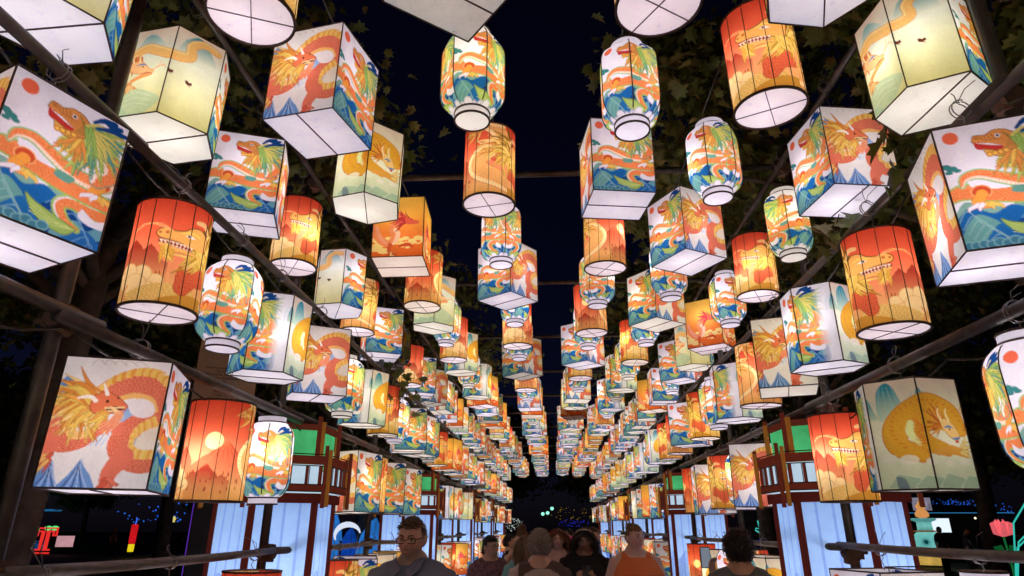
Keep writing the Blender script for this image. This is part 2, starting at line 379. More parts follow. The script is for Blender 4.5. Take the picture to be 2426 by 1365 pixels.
def art_red(nx, ny, asp):
    RED, REL, RED2 = lin(218, 96, 72), lin(244, 164, 126), lin(230, 122, 96)
    P = Paint(nx, ny, asp, lin(240, 234, 228))
    PK, PKL, PKD = lin(112, 152, 205), lin(170, 195, 228), lin(45, 80, 140)
    for k in range(5):
        P.rib([(.25 + .1 * k, .07 - .01 * k), (.3 + .1 * k, .02), (.38 + .1 * k, .06)], .0025, lin(205, 195, 180))
    P.poly([(0, .22), (.06, .16), (.12, .2), (.2, .38), (0, .42)], PK); P.rib([(.02, .35), (.06, .22), (.12, .34)], .004, PKD)
    P.poly([(.62, .36), (.72, .33), (.86, .66), (.55, .7)], lin(150, 182, 220))
    for k in range(7): P.rib([(.6 - .03 * k, .5 + .01 * k), (.5 - .045 * k, .68)], .006, lin(170, 196, 228) if k % 2 else lin(200, 215, 236))
    # lower body
    P.rib([(1.08, .36), (.98, .44), (.82, .50), (.7, .58), (.66, .68), (.74, .76), (.9, .80), (1.08, .78)], [.06, .075, .088, .085, .08, .085, .08, .06], scales(RED, REL, .03))
    P.poly([(.86, .55), (1, .5), (1, .7), (.9, .72), (.8, .66)], lin(236, 226, 205), smooth=True)
    for k in range(34):
        t = k / 33; q = spline(np.array([(1.02, .43), (.9, .47), (.79, .54), (.76, .64), (.84, .71), (1.02, .71)]), 12)
        j = int(t * (len(q) - 1)); x, y = q[j]
        P.rib([(x, y), (x + .035 - .05 * t, y + .05), (x + .02 + .03 * t, y + .085 - .06 * t)], [.014, .012, .001], [YEL, lin(235, 170, 80), lin(246, 205, 120)][k % 3], n=4)
    P.rib([(.72, .76), (.64, .86), (.62, .93)], [.075, .06, .05], RED2); P.mane(.62, .95, 1.2, 2.6, .1, 9, [RED, REL, RED2], .018, .1)
    # left loop and upper arc
    P.rib([(.12, .4), (.07, .55), (.14, .66), (.32, .64), (.48, .54)], [.08, .085, .08, .065, .03], scales(RED, REL, .03))
    P.rib([(.22, .52), (.22, .6), (.33, .6), (.46, .5)], [.03, .035, .03, .02], lin(244, 196, 122))
    P.rib([(.06, .66), (.02, .8), (-.02, .9)], [.07, .05, .04], RED2)
    P.rib([(.42, .32), (.52, .24), (.7, .19), (.9, .22), (1.03, .34), (1.04, .44)], [.10, .095, .095, .10, .09, .07], scales(RED, REL, .03))
    P.rib([(.55, .33), (.7, .29), (.86, .32), (.93, .4)], [.02, .022, .024, .016], lin(244, 190, 110))
    P.poly([(.64, .35), (.76, .31), (.88, .34), (.92, .42), (.84, .46), (.72, .44)], lin(238, 230, 226), smooth=True)
    for k in range(30):
        q = spline(np.array([(.34, .26), (.5, .15), (.7, .09), (.88, .11), (1.05, .22)]), 10); j = int(k / 29 * (len(q) - 1)); x, y = q[j]
        P.rib([(x, y + .03), (x + .01, y - .01), (x + .07, y - .02)], [.016, .014, .001], [YEL, lin(232, 160, 70), lin(244, 196, 110)][k % 3], n=4)
    # mane, head, arm
    P.mane(.36, .34, 2.8, 2.2, .30, 80, [YEL, lin(236, 168, 78), lin(222, 140, 62), lin(248, 214, 140)], .019, -.5, .05)
    P.poly([(.34, .30), (.44, .27), (.54, .30), (.62, .345), (.66, .38), (.62, .42), (.5, .44), (.4, .45), (.32, .4)], lin(226, 120, 80), edge=lin(170, 70, 50), ew=.003, smooth=True)
    P.poly([(.45, .395), (.55, .38), (.64, .385), (.62, .415), (.5, .425)], lin(120, 40, 35)); P.rib([(.46, .398), (.63, .386)], .006, lin(246, 220, 160)); P.rib([(.48, .42), (.62, .412)], .005, lin(246, 220, 160))
    P.ell(.465, .345, .012, .011, lin(40, 25, 25)); P.ell(.56, .315, .009, .008, lin(40, 25, 25))
    P.mane(.45, .45, 1.9, 1.2, .12, 18, [YEL, lin(236, 168, 78)], .013, .3)
    P.rib([(.2, .33), (.3, .315), (.36, .345)], [.008, .014, .016], lin(248, 238, 225)); P.rib([(.4, .21), (.43, .26), (.45, .29)], [.006, .012, .014], lin(248, 238, 225))
    P.rib([(.6, .44), (.56, .5), (.5, .53)], [.03, .035, .03], RED2)
    for k in range(4): P.rib([(.48 + .05 * k, .52), (.47 + .055 * k, .57), (.49 + .05 * k, .6)], [.022, .018, .004], RED2)
    for k in range(5): P.rib([(.5, .38), (.56 + .02 * k, .46), (.42 + .02 * k, .54 + .02 * k)], .002, lin(250, 215, 150))
    # peaks
    for pts in ([(0, .86), (.05, .84), (.12, .80), (.2, 1), (0, 1)], [(.18, 1), (.28, .9), (.36, .78), (.4, .84), (.47, .9), (.54, 1)]):
        P.poly(pts, PK)
        tx, ty = min(pts, key=lambda q: q[1])
        for k in range(6): P.rib([(tx, ty + .01), (tx - .01 + .012 * (k - 2), ty + .1), (tx + .05 * (k - 2.5), 1.02)], .0045, [PKD, PKL][k % 2])
    P.mane(.06, .78, 2.0, .9, .12, 8, [RED, lin(240, 190, 110)], .012, .2)
    return P.out()

def art_sunset(nx, ny, asp):
    P = Paint(nx, ny, asp, 0); P.C[:] = vgrad([(0, lin(238, 190, 84)), (.35, lin(244, 176, 78)), (.6, lin(240, 140, 66)), (1, lin(222, 104, 48))])(P.X, P.Y)
    CR, PN = lin(250, 226, 150), lin(238, 168, 140)
    for x, y, r in ((.1, .72, .07), (.2, .78, .09), (.06, .85, .1), (.24, .9, .08), (.32, .7, .05), (.55, .72, .045), (.65, .70, .05), (.78, .74, .05), (.9, .70, .06), (.98, .72, .05), (.6, .83, .03), (.7, .85, .03)):
        P.ell(x, y, r * 1.2, r * .62, CR)
    for k in range(5): P.rib([(.3 + .12 * k, .76), (.42 + .12 * k, .79), (.5 + .12 * k, .76)], .012, CR)
    P.rib([(-.05, .45), (.05, .6), (.2, .74), (.34, .78), (.42, .68), (.38, .56), (.42, .46), (.55, .42)], [.05, .06, .06, .05, .042, .04, .045, .05], scales(lin(232, 128, 82), lin(250, 190, 140), .03))
    P.rib([(.44, .55), (.5, .62), (.46, .74), (.38, .8)], [.03, .035, .03, .01], lin(248, 205, 180))
    P.rib([(.08, .5), (.15, .66), (.28, .78)], [.02, .03, .02], PN)
    P.mane(.66, .40, 3.3, 1.7, .2, 26, [lin(206, 74, 70), lin(226, 110, 96), lin(190, 58, 66)], .013, -.3)
    P.poly([(.62, .36), (.72, .36), (.82, .40), (.9, .42), (.88, .46), (.76, .47), (.66, .46)], lin(222, 100, 82), smooth=True)
    P.rib([(.7, .36), (.64, .29), (.62, .24)], [.01, .006, .002], lin(150, 60, 60)); P.ell(.75, .395, .007, .007, DRK)
    P.rib([(.36, .8), (.34, .9), (.4, .95)], [.03, .025, .02], lin(214, 96, 60)); P.mane(.38, .94, .9, 2, .08, 7, [lin(246, 214, 150), lin(214, 96, 60)], .012, .2)
    P.rib([(.55, .82), (.7, .8), (.8, .84)], [.02, .03, .015], lin(206, 84, 52))
    return P.out()

def art_drum(nx, ny, asp):
    """wraps right round: dragon head, hills, sun over a mountain, golden scaled coil"""
    BG = vgrad([(0, lin(216, 72, 46)), (.35, lin(232, 106, 70)), (.62, lin(236, 146, 100)), (.85, lin(240, 184, 112)), (1, lin(226, 168, 84))])
    P = Paint(nx, ny, asp, 0); P.C[:] = BG(P.X, P.Y)
    M1, M2, M3 = lin(158, 58, 40), lin(184, 80, 52), lin(206, 110, 68)
    CR, GO, GOL = lin(246, 216, 150), lin(214, 150, 62), lin(250, 214, 140)
    rng = np.random.RandomState(3)
    def ridge(x0, x1, peaks, base, c):
        n = 40; xs = np.linspace(x0, x1, n); ys = np.full(n, base)
        for px, ph, pw in peaks: ys = np.minimum(ys, base - ph * np.maximum(0, 1 - np.abs(xs - px) / pw) ** .8)
        ys = ys + rng.uniform(-.008, .008, n)
        P.poly(list(zip(xs, ys)) + [(x1, 1.1), (x0, 1.1)], lambda x, y: c + (BG(x, y) - c) * np.clip((y - base + .14) / .34, 0, 1)[:, None])
    P.ell(.60, .42, .085, .085, lin(252, 226, 150))
    ridge(.20, .50, [(.28, .16, .06), (.36, .22, .09), (.44, .16, .06)], .62, M1)
    ridge(.50, .78, [(.665, .24, .13), (.57, .10, .06)], .66, M2)
    ridge(.48, .70, [(.52, .14, .06), (.58, .2, .09), (.655, .10, .05)], .84, M1)
    for k in range(5): P.rib([(.665, .43), (.66 + .02 * (k - 2), .52), (.665 + .045 * (k - 2), .66)], .004, M3)
    for k in range(40):
        x = rng.uniform(.2, .76); y = rng.uniform(.72, .92); P.rib([(x, y), (x, y - .03)], [.007, .001], M1)
    # coil of golden scales
    P.rib([(.80, -.04), (.92, .10), (.96, .28), (.86, .42), (.79, .56), (.83, .70), (.95, .80), (1.06, .86)], [.10, .11, .12, .12, .12, .125, .12, .10], scales(lin(226, 152, 72), lin(250, 222, 150), .035, lin(252, 226, 160), .22, 1), edge=lin(196, 92, 44), ew=.006)
    P.poly([(.88, .3), (.94, .34), (.95, .5), (.9, .56), (.87, .46)], lin(216, 90, 66), smooth=True)
    P.mane(.90, .30, 2.4, 1.6, .22, 24, [lin(236, 190, 100), lin(222, 140, 64), lin(250, 214, 140)], .014, .4, .06); P.mane(.80, .10, 2.6, 1.4, .2, 16, [lin(236, 190, 100), lin(222, 140, 64)], .014, .4, .05)
    # cloud with claw and scaled belly
    for x, y, r in ((.24, .80, .07), (.30, .74, .09), (.37, .72, .10), (.43, .76, .08), (.47, .84, .06), (.27, .88, .08), (.40, .86, .1), (.33, .84, .12)):
        P.ell(x, y, r, r * .9, CR, edge=lin(226, 182, 112))
    P.rib([(.10, .92), (.2, .9), (.28, .95), (.4, 1.02)], [.1, .09, .1, .08], scales(lin(222, 176, 80), lin(250, 226, 150), .04))
    P.rib([(.36, .98), (.38, .9), (.36, .84)], [.03, .025, .012], lin(228, 166, 96)); P.mane(.40, .90, -.2, 1.4, .14, 6, [lin(232, 176, 104)], .012, .3)
    P.rib([(-.05, .96), (.08, .94), (.2, 1.0)], [.08, .07, .06], lin(206, 150, 56))
    # dragon neck and head, facing the hills
    P.rib([(-.04, .58), (.04, .62), (.1, .70), (.13, .82)], [.16, .15, .12, .07], scales(lin(204, 88, 56), lin(220, 116, 74), .05), edge=lin(170, 66, 42), ew=.004)
    P.mane(1.05, .36, 2.9, 2.6, .34, 60, [lin(226, 190, 84), lin(196, 156, 60), lin(240, 208, 110), lin(160, 120, 50)], .02, -.6, .07)
    P.mane(.045, .33, 2.7, 3.4, .36, 90, [lin(226, 190, 84), lin(190, 144, 50), lin(240, 208, 112), lin(132, 92, 36)], .022, -.5, .08)
    P.poly([(.02, .30), (.07, .235), (.12, .25), (.155, .30), (.20, .315), (.235, .30), (.262, .33), (.262, .37), (.24, .40), (.17, .42), (.1, .45), (.04, .44)], lin(240, 178, 92), edge=lin(96, 40, 22), ew=.004, smooth=True)
    P.poly([(.10, .44), (.18, .425), (.25, .405), (.255, .43), (.2, .47), (.12, .485)], lin(140, 50, 44))
    for k in range(9): P.poly([(.105 + .016 * k, .437 - .003 * k), (.122 + .016 * k, .434 - .003 * k), (.113 + .016 * k, .462 - .003 * k)], lin(246, 224, 196)); P.poly([(.11 + .015 * k, .487 - .004 * k), (.125 + .015 * k, .484 - .004 * k), (.118 + .015 * k, .462 - .004 * k)], lin(244, 218, 190))
    P.rib([(.1, .495), (.18, .49), (.245, .455)], [.014, .02, .012], lin(240, 180, 96), edge=lin(120, 60, 30), ew=.003)
    P.mane(.21, .5, 1.6, 1.0, .09, 12, [YEL, lin(222, 170, 70)], .013, .2, .05); P.mane(.07, .46, 2.1, .8, .14, 12, [YEL, lin(240, 210, 110)], .015, .2)
    P.poly([(.1, .345), (.125, .325), (.15, .34), (.13, .355)], lin(250, 246, 240)); P.ell(.133, .34, .011, .012, lin(50, 60, 90))
    P.ell(.222, .34, .016, .014, lin(200, 104, 54)); P.ell(.25, .345, .012, .012, lin(180, 90, 50))
    P.rib([(.08, .31), (.12, .30), (.165, .325)], [.01, .016, .008], lin(240, 205, 100)); P.rib([(.03, .22), (.06, .17), (.1, .18)], [.02, .026, .02], lin(240, 196, 130))
    for k in range(3): P.rib([(.2, .32), (.26 + .03 * k, .26), (.34 + .02 * k, .28 + .03 * k)], .003, lin(246, 190, 120))
    P.rib([(.86, .02), (.9, .05), (.97, .04)], .02, CR)
    return P.out()

def art_hex(nx, ny, asp):
    """six faces side by side: green dragon, golden coil, pale serpent with two small birds"""
    P = Paint(nx, ny, asp, lin(232, 230, 236))
    pe, gr, ye = lin(238, 216, 202), lin(222, 232, 190), lin(232, 224, 156)
    f = vgrad([(0, pe), (.3, lin(226, 226, 200)), (.6, lin(240, 238, 216)), (1, lin(206, 220, 186))])
    sl = slice(int(P.W / 3), int(2 * P.W / 3)); P.C[:, sl] = f(P.X[:, sl], P.Y[:, sl])
    f = vgrad([(0, lin(228, 206, 200)), (.3, lin(224, 228, 224)), (.6, lin(232, 230, 196)), (1, ye)])
    sl = slice(int(2 * P.W / 3), P.W); P.C[:, sl] = f(P.X[:, sl], P.Y[:, sl])
    green_dragon(P, .02, .25)
    for k in range(24):                                                       # fades out into bare paper
        x = .25 + .085 * k / 24
        P.poly([(x, 0), (x + .0042, 0), (x + .0042, 1), (x, 1)], lin(232, 230, 236), a=min(1, k / 14))
    a = 1 / 3
    TM = lin(60, 150, 175)
    for x, y, w, h in ((.07, .04, .07, .34), (.17, .1, .035, .2), (.0, .16, .03, .2)):
        P.poly([(a + x - w * .6, y + h), (a + x - w * .5, y + .1), (a + x - w * .15, y), (a + x + w * .25, y + .02), (a + x + w * .6, y + h * .6), (a + x + w * .9, y + h)], lambda X, Y: TM + (gr - TM) * np.clip((Y - y - .05) / h, 0, 1)[:, None], smooth=True)
        for k in range(4): P.rib([(a + x - .02 + .012 * k, y + .03), (a + x - .03 + .02 * k, y + h * .5), (a + x - .03 + .024 * k, y + h)], .003, lin(160, 210, 215))
    GO, GL = lin(232, 176, 62), lin(204, 138, 40)
    P.rib([(a + .14, .70), (a + .08, .62), (a + .075, .48), (a + .12, .34), (a + .2, .25), (a + .28, .33), (a + .31, .48)], [.06, .09, .1, .1, .095, .09, .05], scales(GO, GL, .028), edge=lin(214, 136, 50), ew=.012)
    P.rib([(a + .24, .66), (a + .17, .60), (a + .15, .5), (a + .18, .4), (a + .24, .42)], [.05, .075, .085, .08, .06], scales(GO, GL, .028), edge=lin(226, 150, 60), ew=.01)
    P.rib([(a + .125, .42), (a + .118, .5), (a + .14, .6)], [.03, .035, .02], lin(232, 238, 170))
    for k in range(22):
        t = k / 21 * 3.6 + 2.4; P.rib([(a + .19 + .125 * math.cos(t), .46 + .245 * math.sin(t)), (a + .19 + .135 * math.cos(t + .06), .46 + .27 * math.sin(t + .06))], [.012, .001], lin(220, 140, 50))
    for k in range(10): P.rib([(a + .145 + .006 * k % .03, .40 + .022 * k), (a + .13, .41 + .022 * k)], [.01, .001], lin(222, 130, 54))
    P.mane(a + .25, .42, 3.5, 2.2, .17, 30, [lin(222, 130, 54), lin(236, 168, 80), lin(200, 106, 46)], .012, -.3)
    P.poly([(a + .235, .4), (a + .255, .38), (a + .28, .42), (a + .295, .48), (a + .3, .55), (a + .28, .575), (a + .255, .52), (a + .24, .46)], lin(240, 200, 130), edge=lin(206, 140, 70), ew=.003, smooth=True)
    for x in (.24, .27): P.rib([(a + x, .40), (a + x - .008, .33), (a + x - .002, .29)], [.012, .01, .006], lin(244, 224, 170))
    P.rib([(a + .25, .46), (a + .265, .45), (a + .28, .46)], [.006, .011, .004], lin(80, 130, 200)); P.ell(a + .268, .475, .009, .009, DRK)
    P.rib([(a + .27, .555), (a + .285, .56), (a + .3, .545)], [.006, .012, .005], lin(80, 130, 200)); P.ell(a + .285, .585, .02, .012, lin(196, 76, 56))
    P.rib([(a + .2, .68), (a + .26, .66), (a + .31, .7)], [.03, .045, .03], lin(228, 164, 74)); P.mane(a + .3, .66, -.4, 1.4, .1, 8, [lin(230, 166, 76), lin(244, 214, 140)], .014, .2)
    for x, y, r in ((.04, .72, .07), (.10, .74, .08), (.17, .76, .06), (.24, .78, .05), (.3, .76, .06)): P.ell(a + x, y, r, r * .55, lin(240, 236, 222), a=.8)
    for k in range(4): P.poly([(a + .02 + .08 * k, .98), (a + .06 + .08 * k, .86 + .02 * (k % 2)), (a + .12 + .08 * k, .9), (a + .15 + .08 * k, 1)], lin(176, 202, 176), edge=lin(222, 232, 214), ew=.003)
    P.poly([(a + .05, .88), (a + .075, .9), (a + .085, 1), (a + .055, 1)], lin(120, 140, 150), smooth=True)
    a = 2 / 3
    OR, OL = lin(238, 176, 100), lin(250, 220, 160)
    P.poly([(a + .2, .12), (a + .24, .03), (a + .28, .1), (a + .31, .3), (a + .19, .28)], lambda X, Y: TM + (lin(226, 228, 220) - TM) * np.clip((Y - .05) / .24, 0, 1)[:, None], smooth=True)
    P.poly([(a + .02, .22), (a + .05, .08), (a + .09, .1), (a + .13, .26)], lambda X, Y: lin(130, 180, 200) + (lin(226, 228, 220) - lin(130, 180, 200)) * np.clip((Y - .08) / .18, 0, 1)[:, None], smooth=True)
    P.rib([(a + .31, .1), (a + .26, .08), (a + .225, .16), (a + .225, .28), (a + .17, .34), (a + .11, .28), (a + .06, .23), (a + .01, .3)], [.03, .035, .04, .045, .05, .05, .05, .05], scales(OR, OL, .026, OL, .2), edge=lin(226, 140, 70), ew=.006)
    P.mane(a + .03, .38, 1.2, 2.6, .12, 20, [lin(234, 140, 78), lin(246, 184, 120), lin(222, 112, 60)], .013, .3, .05)
    P.poly([(a + .01, .40), (a + .04, .37), (a + .065, .41), (a + .085, .47), (a + .105, .50), (a + .10, .53), (a + .07, .535), (a + .04, .52), (a + .015, .48)], lin(244, 190, 140), edge=lin(214, 130, 80), ew=.003, smooth=True)
    P.rib([(a + .035, .425), (a + .055, .415), (a + .07, .43)], [.004, .010, .003], lin(86, 130, 205)); P.ell(a + .06, .445, .008, .008, DRK)
    P.rib([(a + .06, .525), (a + .08, .52), (a + .1, .525)], [.004, .008, .003], lin(190, 80, 60)); P.rib([(a + .07, .55), (a + .085, .548)], .006, lin(86, 130, 205))
    for x in (.02, .045): P.rib([(a + x, .39), (a + x - .006, .33), (a + x + .006, .29)], [.009, .008, .004], lin(248, 226, 180))
    for k in range(3): P.rib([(a + .09, .5), (a + .12 + .01 * k, .46), (a + .13 + .012 * k, .4 + .05 * k)], .003, lin(240, 160, 100))
    P.rib([(a + .03, .6), (a + .06, .56), (a + .1, .54)], [.02, .022, .012], lin(238, 160, 96)); P.mane(a + .02, .64, 1.4, 1.6, .12, 10, [lin(236, 150, 90), lin(246, 200, 140)], .012, .2)
    for x, y in ((.17, .52), (.235, .56)):
        P.poly([(a + x - .008, y - .015), (a + x, y - .02), (a + x + .004, y - .005), (a + x + .014, y - .018), (a + x + .016, y + .012), (a + x + .004, y + .03), (a + x - .006, y + .015)], lin(90, 40, 34)); P.rib([(a + x + .004, y + .02), (a + x + .014, y + .045)], [.004, .001], lin(120, 60, 50))
    P.poly([(a, .78), (a + .05, .7), (a + .12, .76), (a + .16, .86), (a + .1, 1), (a, 1)], lin(190, 212, 180), a=.8, smooth=True)
    for k in range(3): P.rib([(a + .01, .8 + .05 * k), (a + .06, .74 + .06 * k), (a + .12, .8 + .05 * k)], .003, lin(226, 236, 220))
    return P.out()

def art_melon(nx, ny, asp):
    P = Paint(nx, ny, asp, WHT)
    for k in range(3): green_dragon(P, k / 3 - .01, .35, .055, 1.0, flip=(k % 2 == 1), clouds=True)
    return P.out()
# ================================================================ materials in use
EMIT = 0.27
M_ART = paper('printed_lantern_paper', EMIT)
M_WHITE = paper('plain_lantern_paper', 0.50, tuple(lin(228, 224, 234)), stains_and_shadows=True, sampling='AUTO')
M_FRAME = surf('dark_lantern_wire', (.045, .026, .018), (.075, .045, .032), 20, .6)
M_PIPE = surf('weathered_steel_pipe', (.04, .037, .038), (.095, .084, .08), 9, .45, .4, .15, 60)
M_RAIL = surf('grey_bamboo', (.13, .118, .115), (.075, .068, .068), 14, .6, 0, .2, 50)
M_RUST = surf('rusty_clamp', (.07, .045, .035), (.13, .075, .05), 25, .75, .3, .4, 60)
M_WIRE = surf('pale_tie_wire', (.26, .25, .25), (.16, .155, .155), 30, .4, .6)
M_CORD = surf('black_cord', (.012, .012, .013), (.02, .02, .02), 30, .5)

# ================================================================ ground
def sheet(name, x0, x1, y0, y1, z, mat, nx=1, ny=1):
    v = [(x0 + (x1 - x0) * i / nx, y0 + (y1 - y0) * j / ny, z) for j in range(ny + 1) for i in range(nx + 1)]
    f = [(j * (nx + 1) + i, j * (nx + 1) + i + 1, (j + 1) * (nx + 1) + i + 1, (j + 1) * (nx + 1) + i) for j in range(ny) for i in range(nx)]
    return tag(obj(name, mesh(name, v, f, mat)), kind='structure')
sheet('ground', -160, 160, -40, 240, -.02, surf('dark_lawn', (.018, .03, .012), (.04, .055, .02), 1.3, .9, 0, .6, 30))
sheet('path', -3.2, 3.2, -12, 46, 0.0, surf('worn_concrete_path', (.20, .175, .15), (.27, .24, .21), 5, .85, 0, .5, 90))
sheet('plaza', -30, 30, 46, 90, 0.0, surf('plaza_paving', (.05, .048, .045), (.08, .075, .07), 3, .8, 0, .4, 60))

# ================================================================ scaffold that carries the lanterns
XL, XR = -2.17, 2.16
ZLOW, ZUP, ZTOP, ZRAIL = 2.575, 3.555, 4.70, 1.535
BAY = 2.6; NB = 12; YEND = BAY * NB
frame = thing('tunnel_scaffold', 'dark steel pipe scaffold forming a long tunnel hung with lanterns', 'scaffold')
def pipe(name, p0, p1, r, mat, n=10, mids=0, sag=0.0, taper=1.0):
    p0, p1 = Vector(p0), Vector(p1); pts = [p0.lerp(p1, i / (mids + 1)) - Vector((0, 0, sag * math.sin(PI * i / (mids + 1)))) for i in range(mids + 2)]
    b = MB(); L = len(pts); b.tube(pts, [r * (1 + (taper - 1) * i / (L - 1)) for i in range(L)], n); return obj(name, b.mesh(name, mat, True), frame)
clamp_b = MB(); clamp_b.tube([(0, -.05, 0), (0, .05, 0)], .052, 10); clamp_b.tube([(.0, 0, -.06), (.0, 0, .06)], .05, 10); clamp_b.box((.055, 0, 0), (.03, .022, .03)); clamp_b.tube([(.05, -.04, .02), (.1, -.04, .02)], .012, 6); clamp_b.tube([(.05, .03, -.02), (.1, .03, -.02)], .012, 6)
clamp_me = clamp_b.mesh('clamp', M_RUST)
YP = [-5.2, -2.6, 0.0] + [BAY * k + R.uniform(-.05, .05) for k in range(1, NB + 1)]; YP[3], YP[4] = 2.55, 5.05
for sx, X in ((-1, XL), (1, XR)):
    for k, y in enumerate(YP):
        pipe('post', (X + R.uniform(-.02, .02), y, -.02), (X + R.uniform(-.03, .03), y + R.uniform(-.02, .02), 4.95), .034, M_PIPE)
        for z in (ZLOW, ZUP, ZTOP, ZRAIL):
            obj('clamp', clamp_me, frame, (X - sx * .03, y, z), (R.uniform(-.2, .2), 0, 0 if sx > 0 else PI))
    for k in range(len(YP) - 1):
        y0, y1 = YP[k] - .12, YP[k + 1] + .16
        if k == 0: y0 = -5.4
        for z, r in ((ZLOW, .030), (ZUP, .028), (ZTOP, .026)):
            dz = R.uniform(-.015, .015) + (.04 if sx > 0 and z < 4 else 0); off = -sx * (.085 + .01 * (k % 2))
            pipe('pipe', (X + off, y0, z + dz), (X + off, y1, z + dz + R.uniform(-.03, .03)), r, M_PIPE, 12)
        pipe('rail', (X - sx * .08, y0 + .1, ZRAIL + (.05 if sx > 0 else 0) + R.uniform(-.02, .02)), (X - sx * .08, y1 - .1, ZRAIL + (.045 if sx > 0 else 0) + R.uniform(-.02, .02)), .027, M_RAIL, 8, 5, .012, .85)
for sx, X in ((-1, XL), (1, XR)):                                                  # slack lamp cables tied under the lower and upper pipes
    for k in range(2, len(YP) - 1):
        for z in (ZLOW, ZUP):
            ys = np.linspace(YP[k], YP[k + 1], 4)
            for q0, q1 in zip(ys[:-1], ys[1:]): pipe('cable', (X - sx * .06, q0, z - .03), (X - sx * .06, q1, z - .03), .006, M_CORD, 5, 6, R.uniform(.02, .12))
for k, y in enumerate(YP[1:]):
    pipe('cross_bar', (XL - .2, y + .06, ZTOP + .07), (XR + .2, y + .06, ZTOP + .07), .030, M_PIPE, 8)
for X in (-1.32, -.40, .52, 1.23):
    pipe('roof_cable', (X, -5, ZTOP + .015), (X, YEND, ZTOP + .015), .008, M_CORD, 6)
# ================================================================ lantern kinds
BW, BH = .45, .59            # box: side, height
HR, HH = .265, .585            # hexagon: corner radius, height
DR, DH = .19, .60            # drum
ML, MH = .178, .53           # melon
def grid_mesh(name, fn, nu, nv, col, mat, closed=False):
    """col rows run from the top down"""
    us = np.linspace(0, 1, nu); vs_ = np.linspace(0, 1, nv)
    V = [fn(u, v) for v in vs_ for u in us]
    F = [(j * nu + i, (j + 1) * nu + i, (j + 1) * nu + i + 1, j * nu + i + 1) for j in range(nv - 1) for i in range(nu - 1)]
    return mesh(name, V, F, mat, True, None, col.reshape(-1, 3))

def face_fn(p0, p1, h, bulge):
    p0, p1 = np.array(p0, float), np.array(p1, float); d = p1 - p0; n = np.array([d[1], -d[0]]); n /= np.hypot(*n)
    def f(u, v):
        b = -bulge * math.sin(PI * u) * math.sin(PI * v) + .0022 * math.sin(9 * u + 7 * v + 3 * p0[0]) * math.sin(PI * u) * math.sin(13 * v - 4 * u) * min(1, 6 * v, 6 - 6 * v)
        q = p0 + d * u + n * b; return (q[0], q[1], h * (1 - v))
    return f

def poly_plate(name, pts, z, mat):
    n = len(pts); return mesh(name, [(p[0], p[1], z) for p in pts], [tuple(range(n))], mat)

def frame_prism(pts, h, w):
    b = MB(); n = len(pts)
    for i in range(n):
        p, q = Vector((*pts[i], 0)), Vector((*pts[(i + 1) % n], 0))
        for z in (0, h): b.tube([p + Vector((0, 0, z)), q + Vector((0, 0, z))], w * 1.15, 4)
        b.tube([p, p + Vector((0, 0, h))], w, 4)
    return b

SQ = [(-BW / 2, -BW / 2), (BW / 2, -BW / 2), (BW / 2, BW / 2), (-BW / 2, BW / 2)]
HX = [(HR * math.cos(PI / 3 * k - PI / 2), HR * math.sin(PI / 3 * k - PI / 2)) for k in range(6)]
KIND = {}
A_G, A_R, A_S = art_green(104, 132, BW / BH), art_red(104, 132, BW / BH), art_sunset(104, 132, BW / BH)
box_faces = lambda arts: [('side_panel', grid_mesh('side_panel', face_fn(SQ[i], SQ[(i + 1) % 4], BH, .006), 104, 132, arts[i % 2], M_ART)) for i in range(4)]
b = frame_prism(SQ, BH, .0042); b.box((0, 0, -.004), (BW / 2, .003, .003)); b.box((0, .13, BH + .02), (.004, .12, .004)); box_frame = b.mesh('frame', M_FRAME)
inset = lambda pts, k: [(p[0] * k, p[1] * k) for p in pts]
box_bot = poly_plate('bottom_panel', inset(SQ[::-1], .992), .004, M_WHITE)
KIND['box'] = box_faces([A_G, A_R]) + [('bottom_panel', box_bot), ('frame', box_frame)]
KIND['sunset'] = box_faces([A_S, A_S]) + [('bottom_panel', box_bot), ('frame', box_frame)]
A_H = art_hex(6 * 56, 128, 6 * HR / HH)
b = frame_prism(HX, HH, .0042); b.box((0, 0, -.004), (.003, HR * .99, .003))
KIND['hexagon'] = [('side_panel', grid_mesh('side_panel', face_fn(HX[i], HX[(i + 1) % 6], HH, .004), 56, 128, A_H[:, i * 56:(i + 1) * 56], M_ART)) for i in range(6)] + [
    ('bottom_panel', poly_plate('bottom_panel', inset(HX[::-1], .99), .004, M_WHITE)), ('frame', b.mesh('frame', M_FRAME))]
A_D = art_drum(281, 124, 2 * PI * DR / DH); A_D[:, -1] = A_D[:, 0]
for nm, A in (('drum', A_D), ('drum_mirrored', A_D[:, ::-1])):
    b = MB(); b.ring(DR, .004, .006, 40); b.ring(DR, DH - .004, .006, 40)
    for k in range(12):
        a = 2 * PI * (k + .5) / 12; b.box((DR * math.cos(a) * 1.004, DR * math.sin(a) * 1.004, DH / 2), (.0019, .0019, DH / 2), a)
    b.box((0, 0, -.001), (DR, .0022, .002), .5); b.box((0, 0, -.0015), (DR, .0022, .002), .5 + PI / 2)
    circ = [((DR - .002) * math.cos(2 * PI * k / 40), (DR - .002) * math.sin(2 * PI * k / 40)) for k in range(40)]
    KIND[nm] = [('shade', grid_mesh('shade', lambda u, v: (DR * math.cos(2 * PI * u), DR * math.sin(2 * PI * u), DH * (1 - v)), 281, 124, A, M_ART)),
                ('bottom_panel', poly_plate('bottom_panel', circ[::-1], .006, M_WHITE)), ('frame', b.mesh('frame', M_FRAME))]
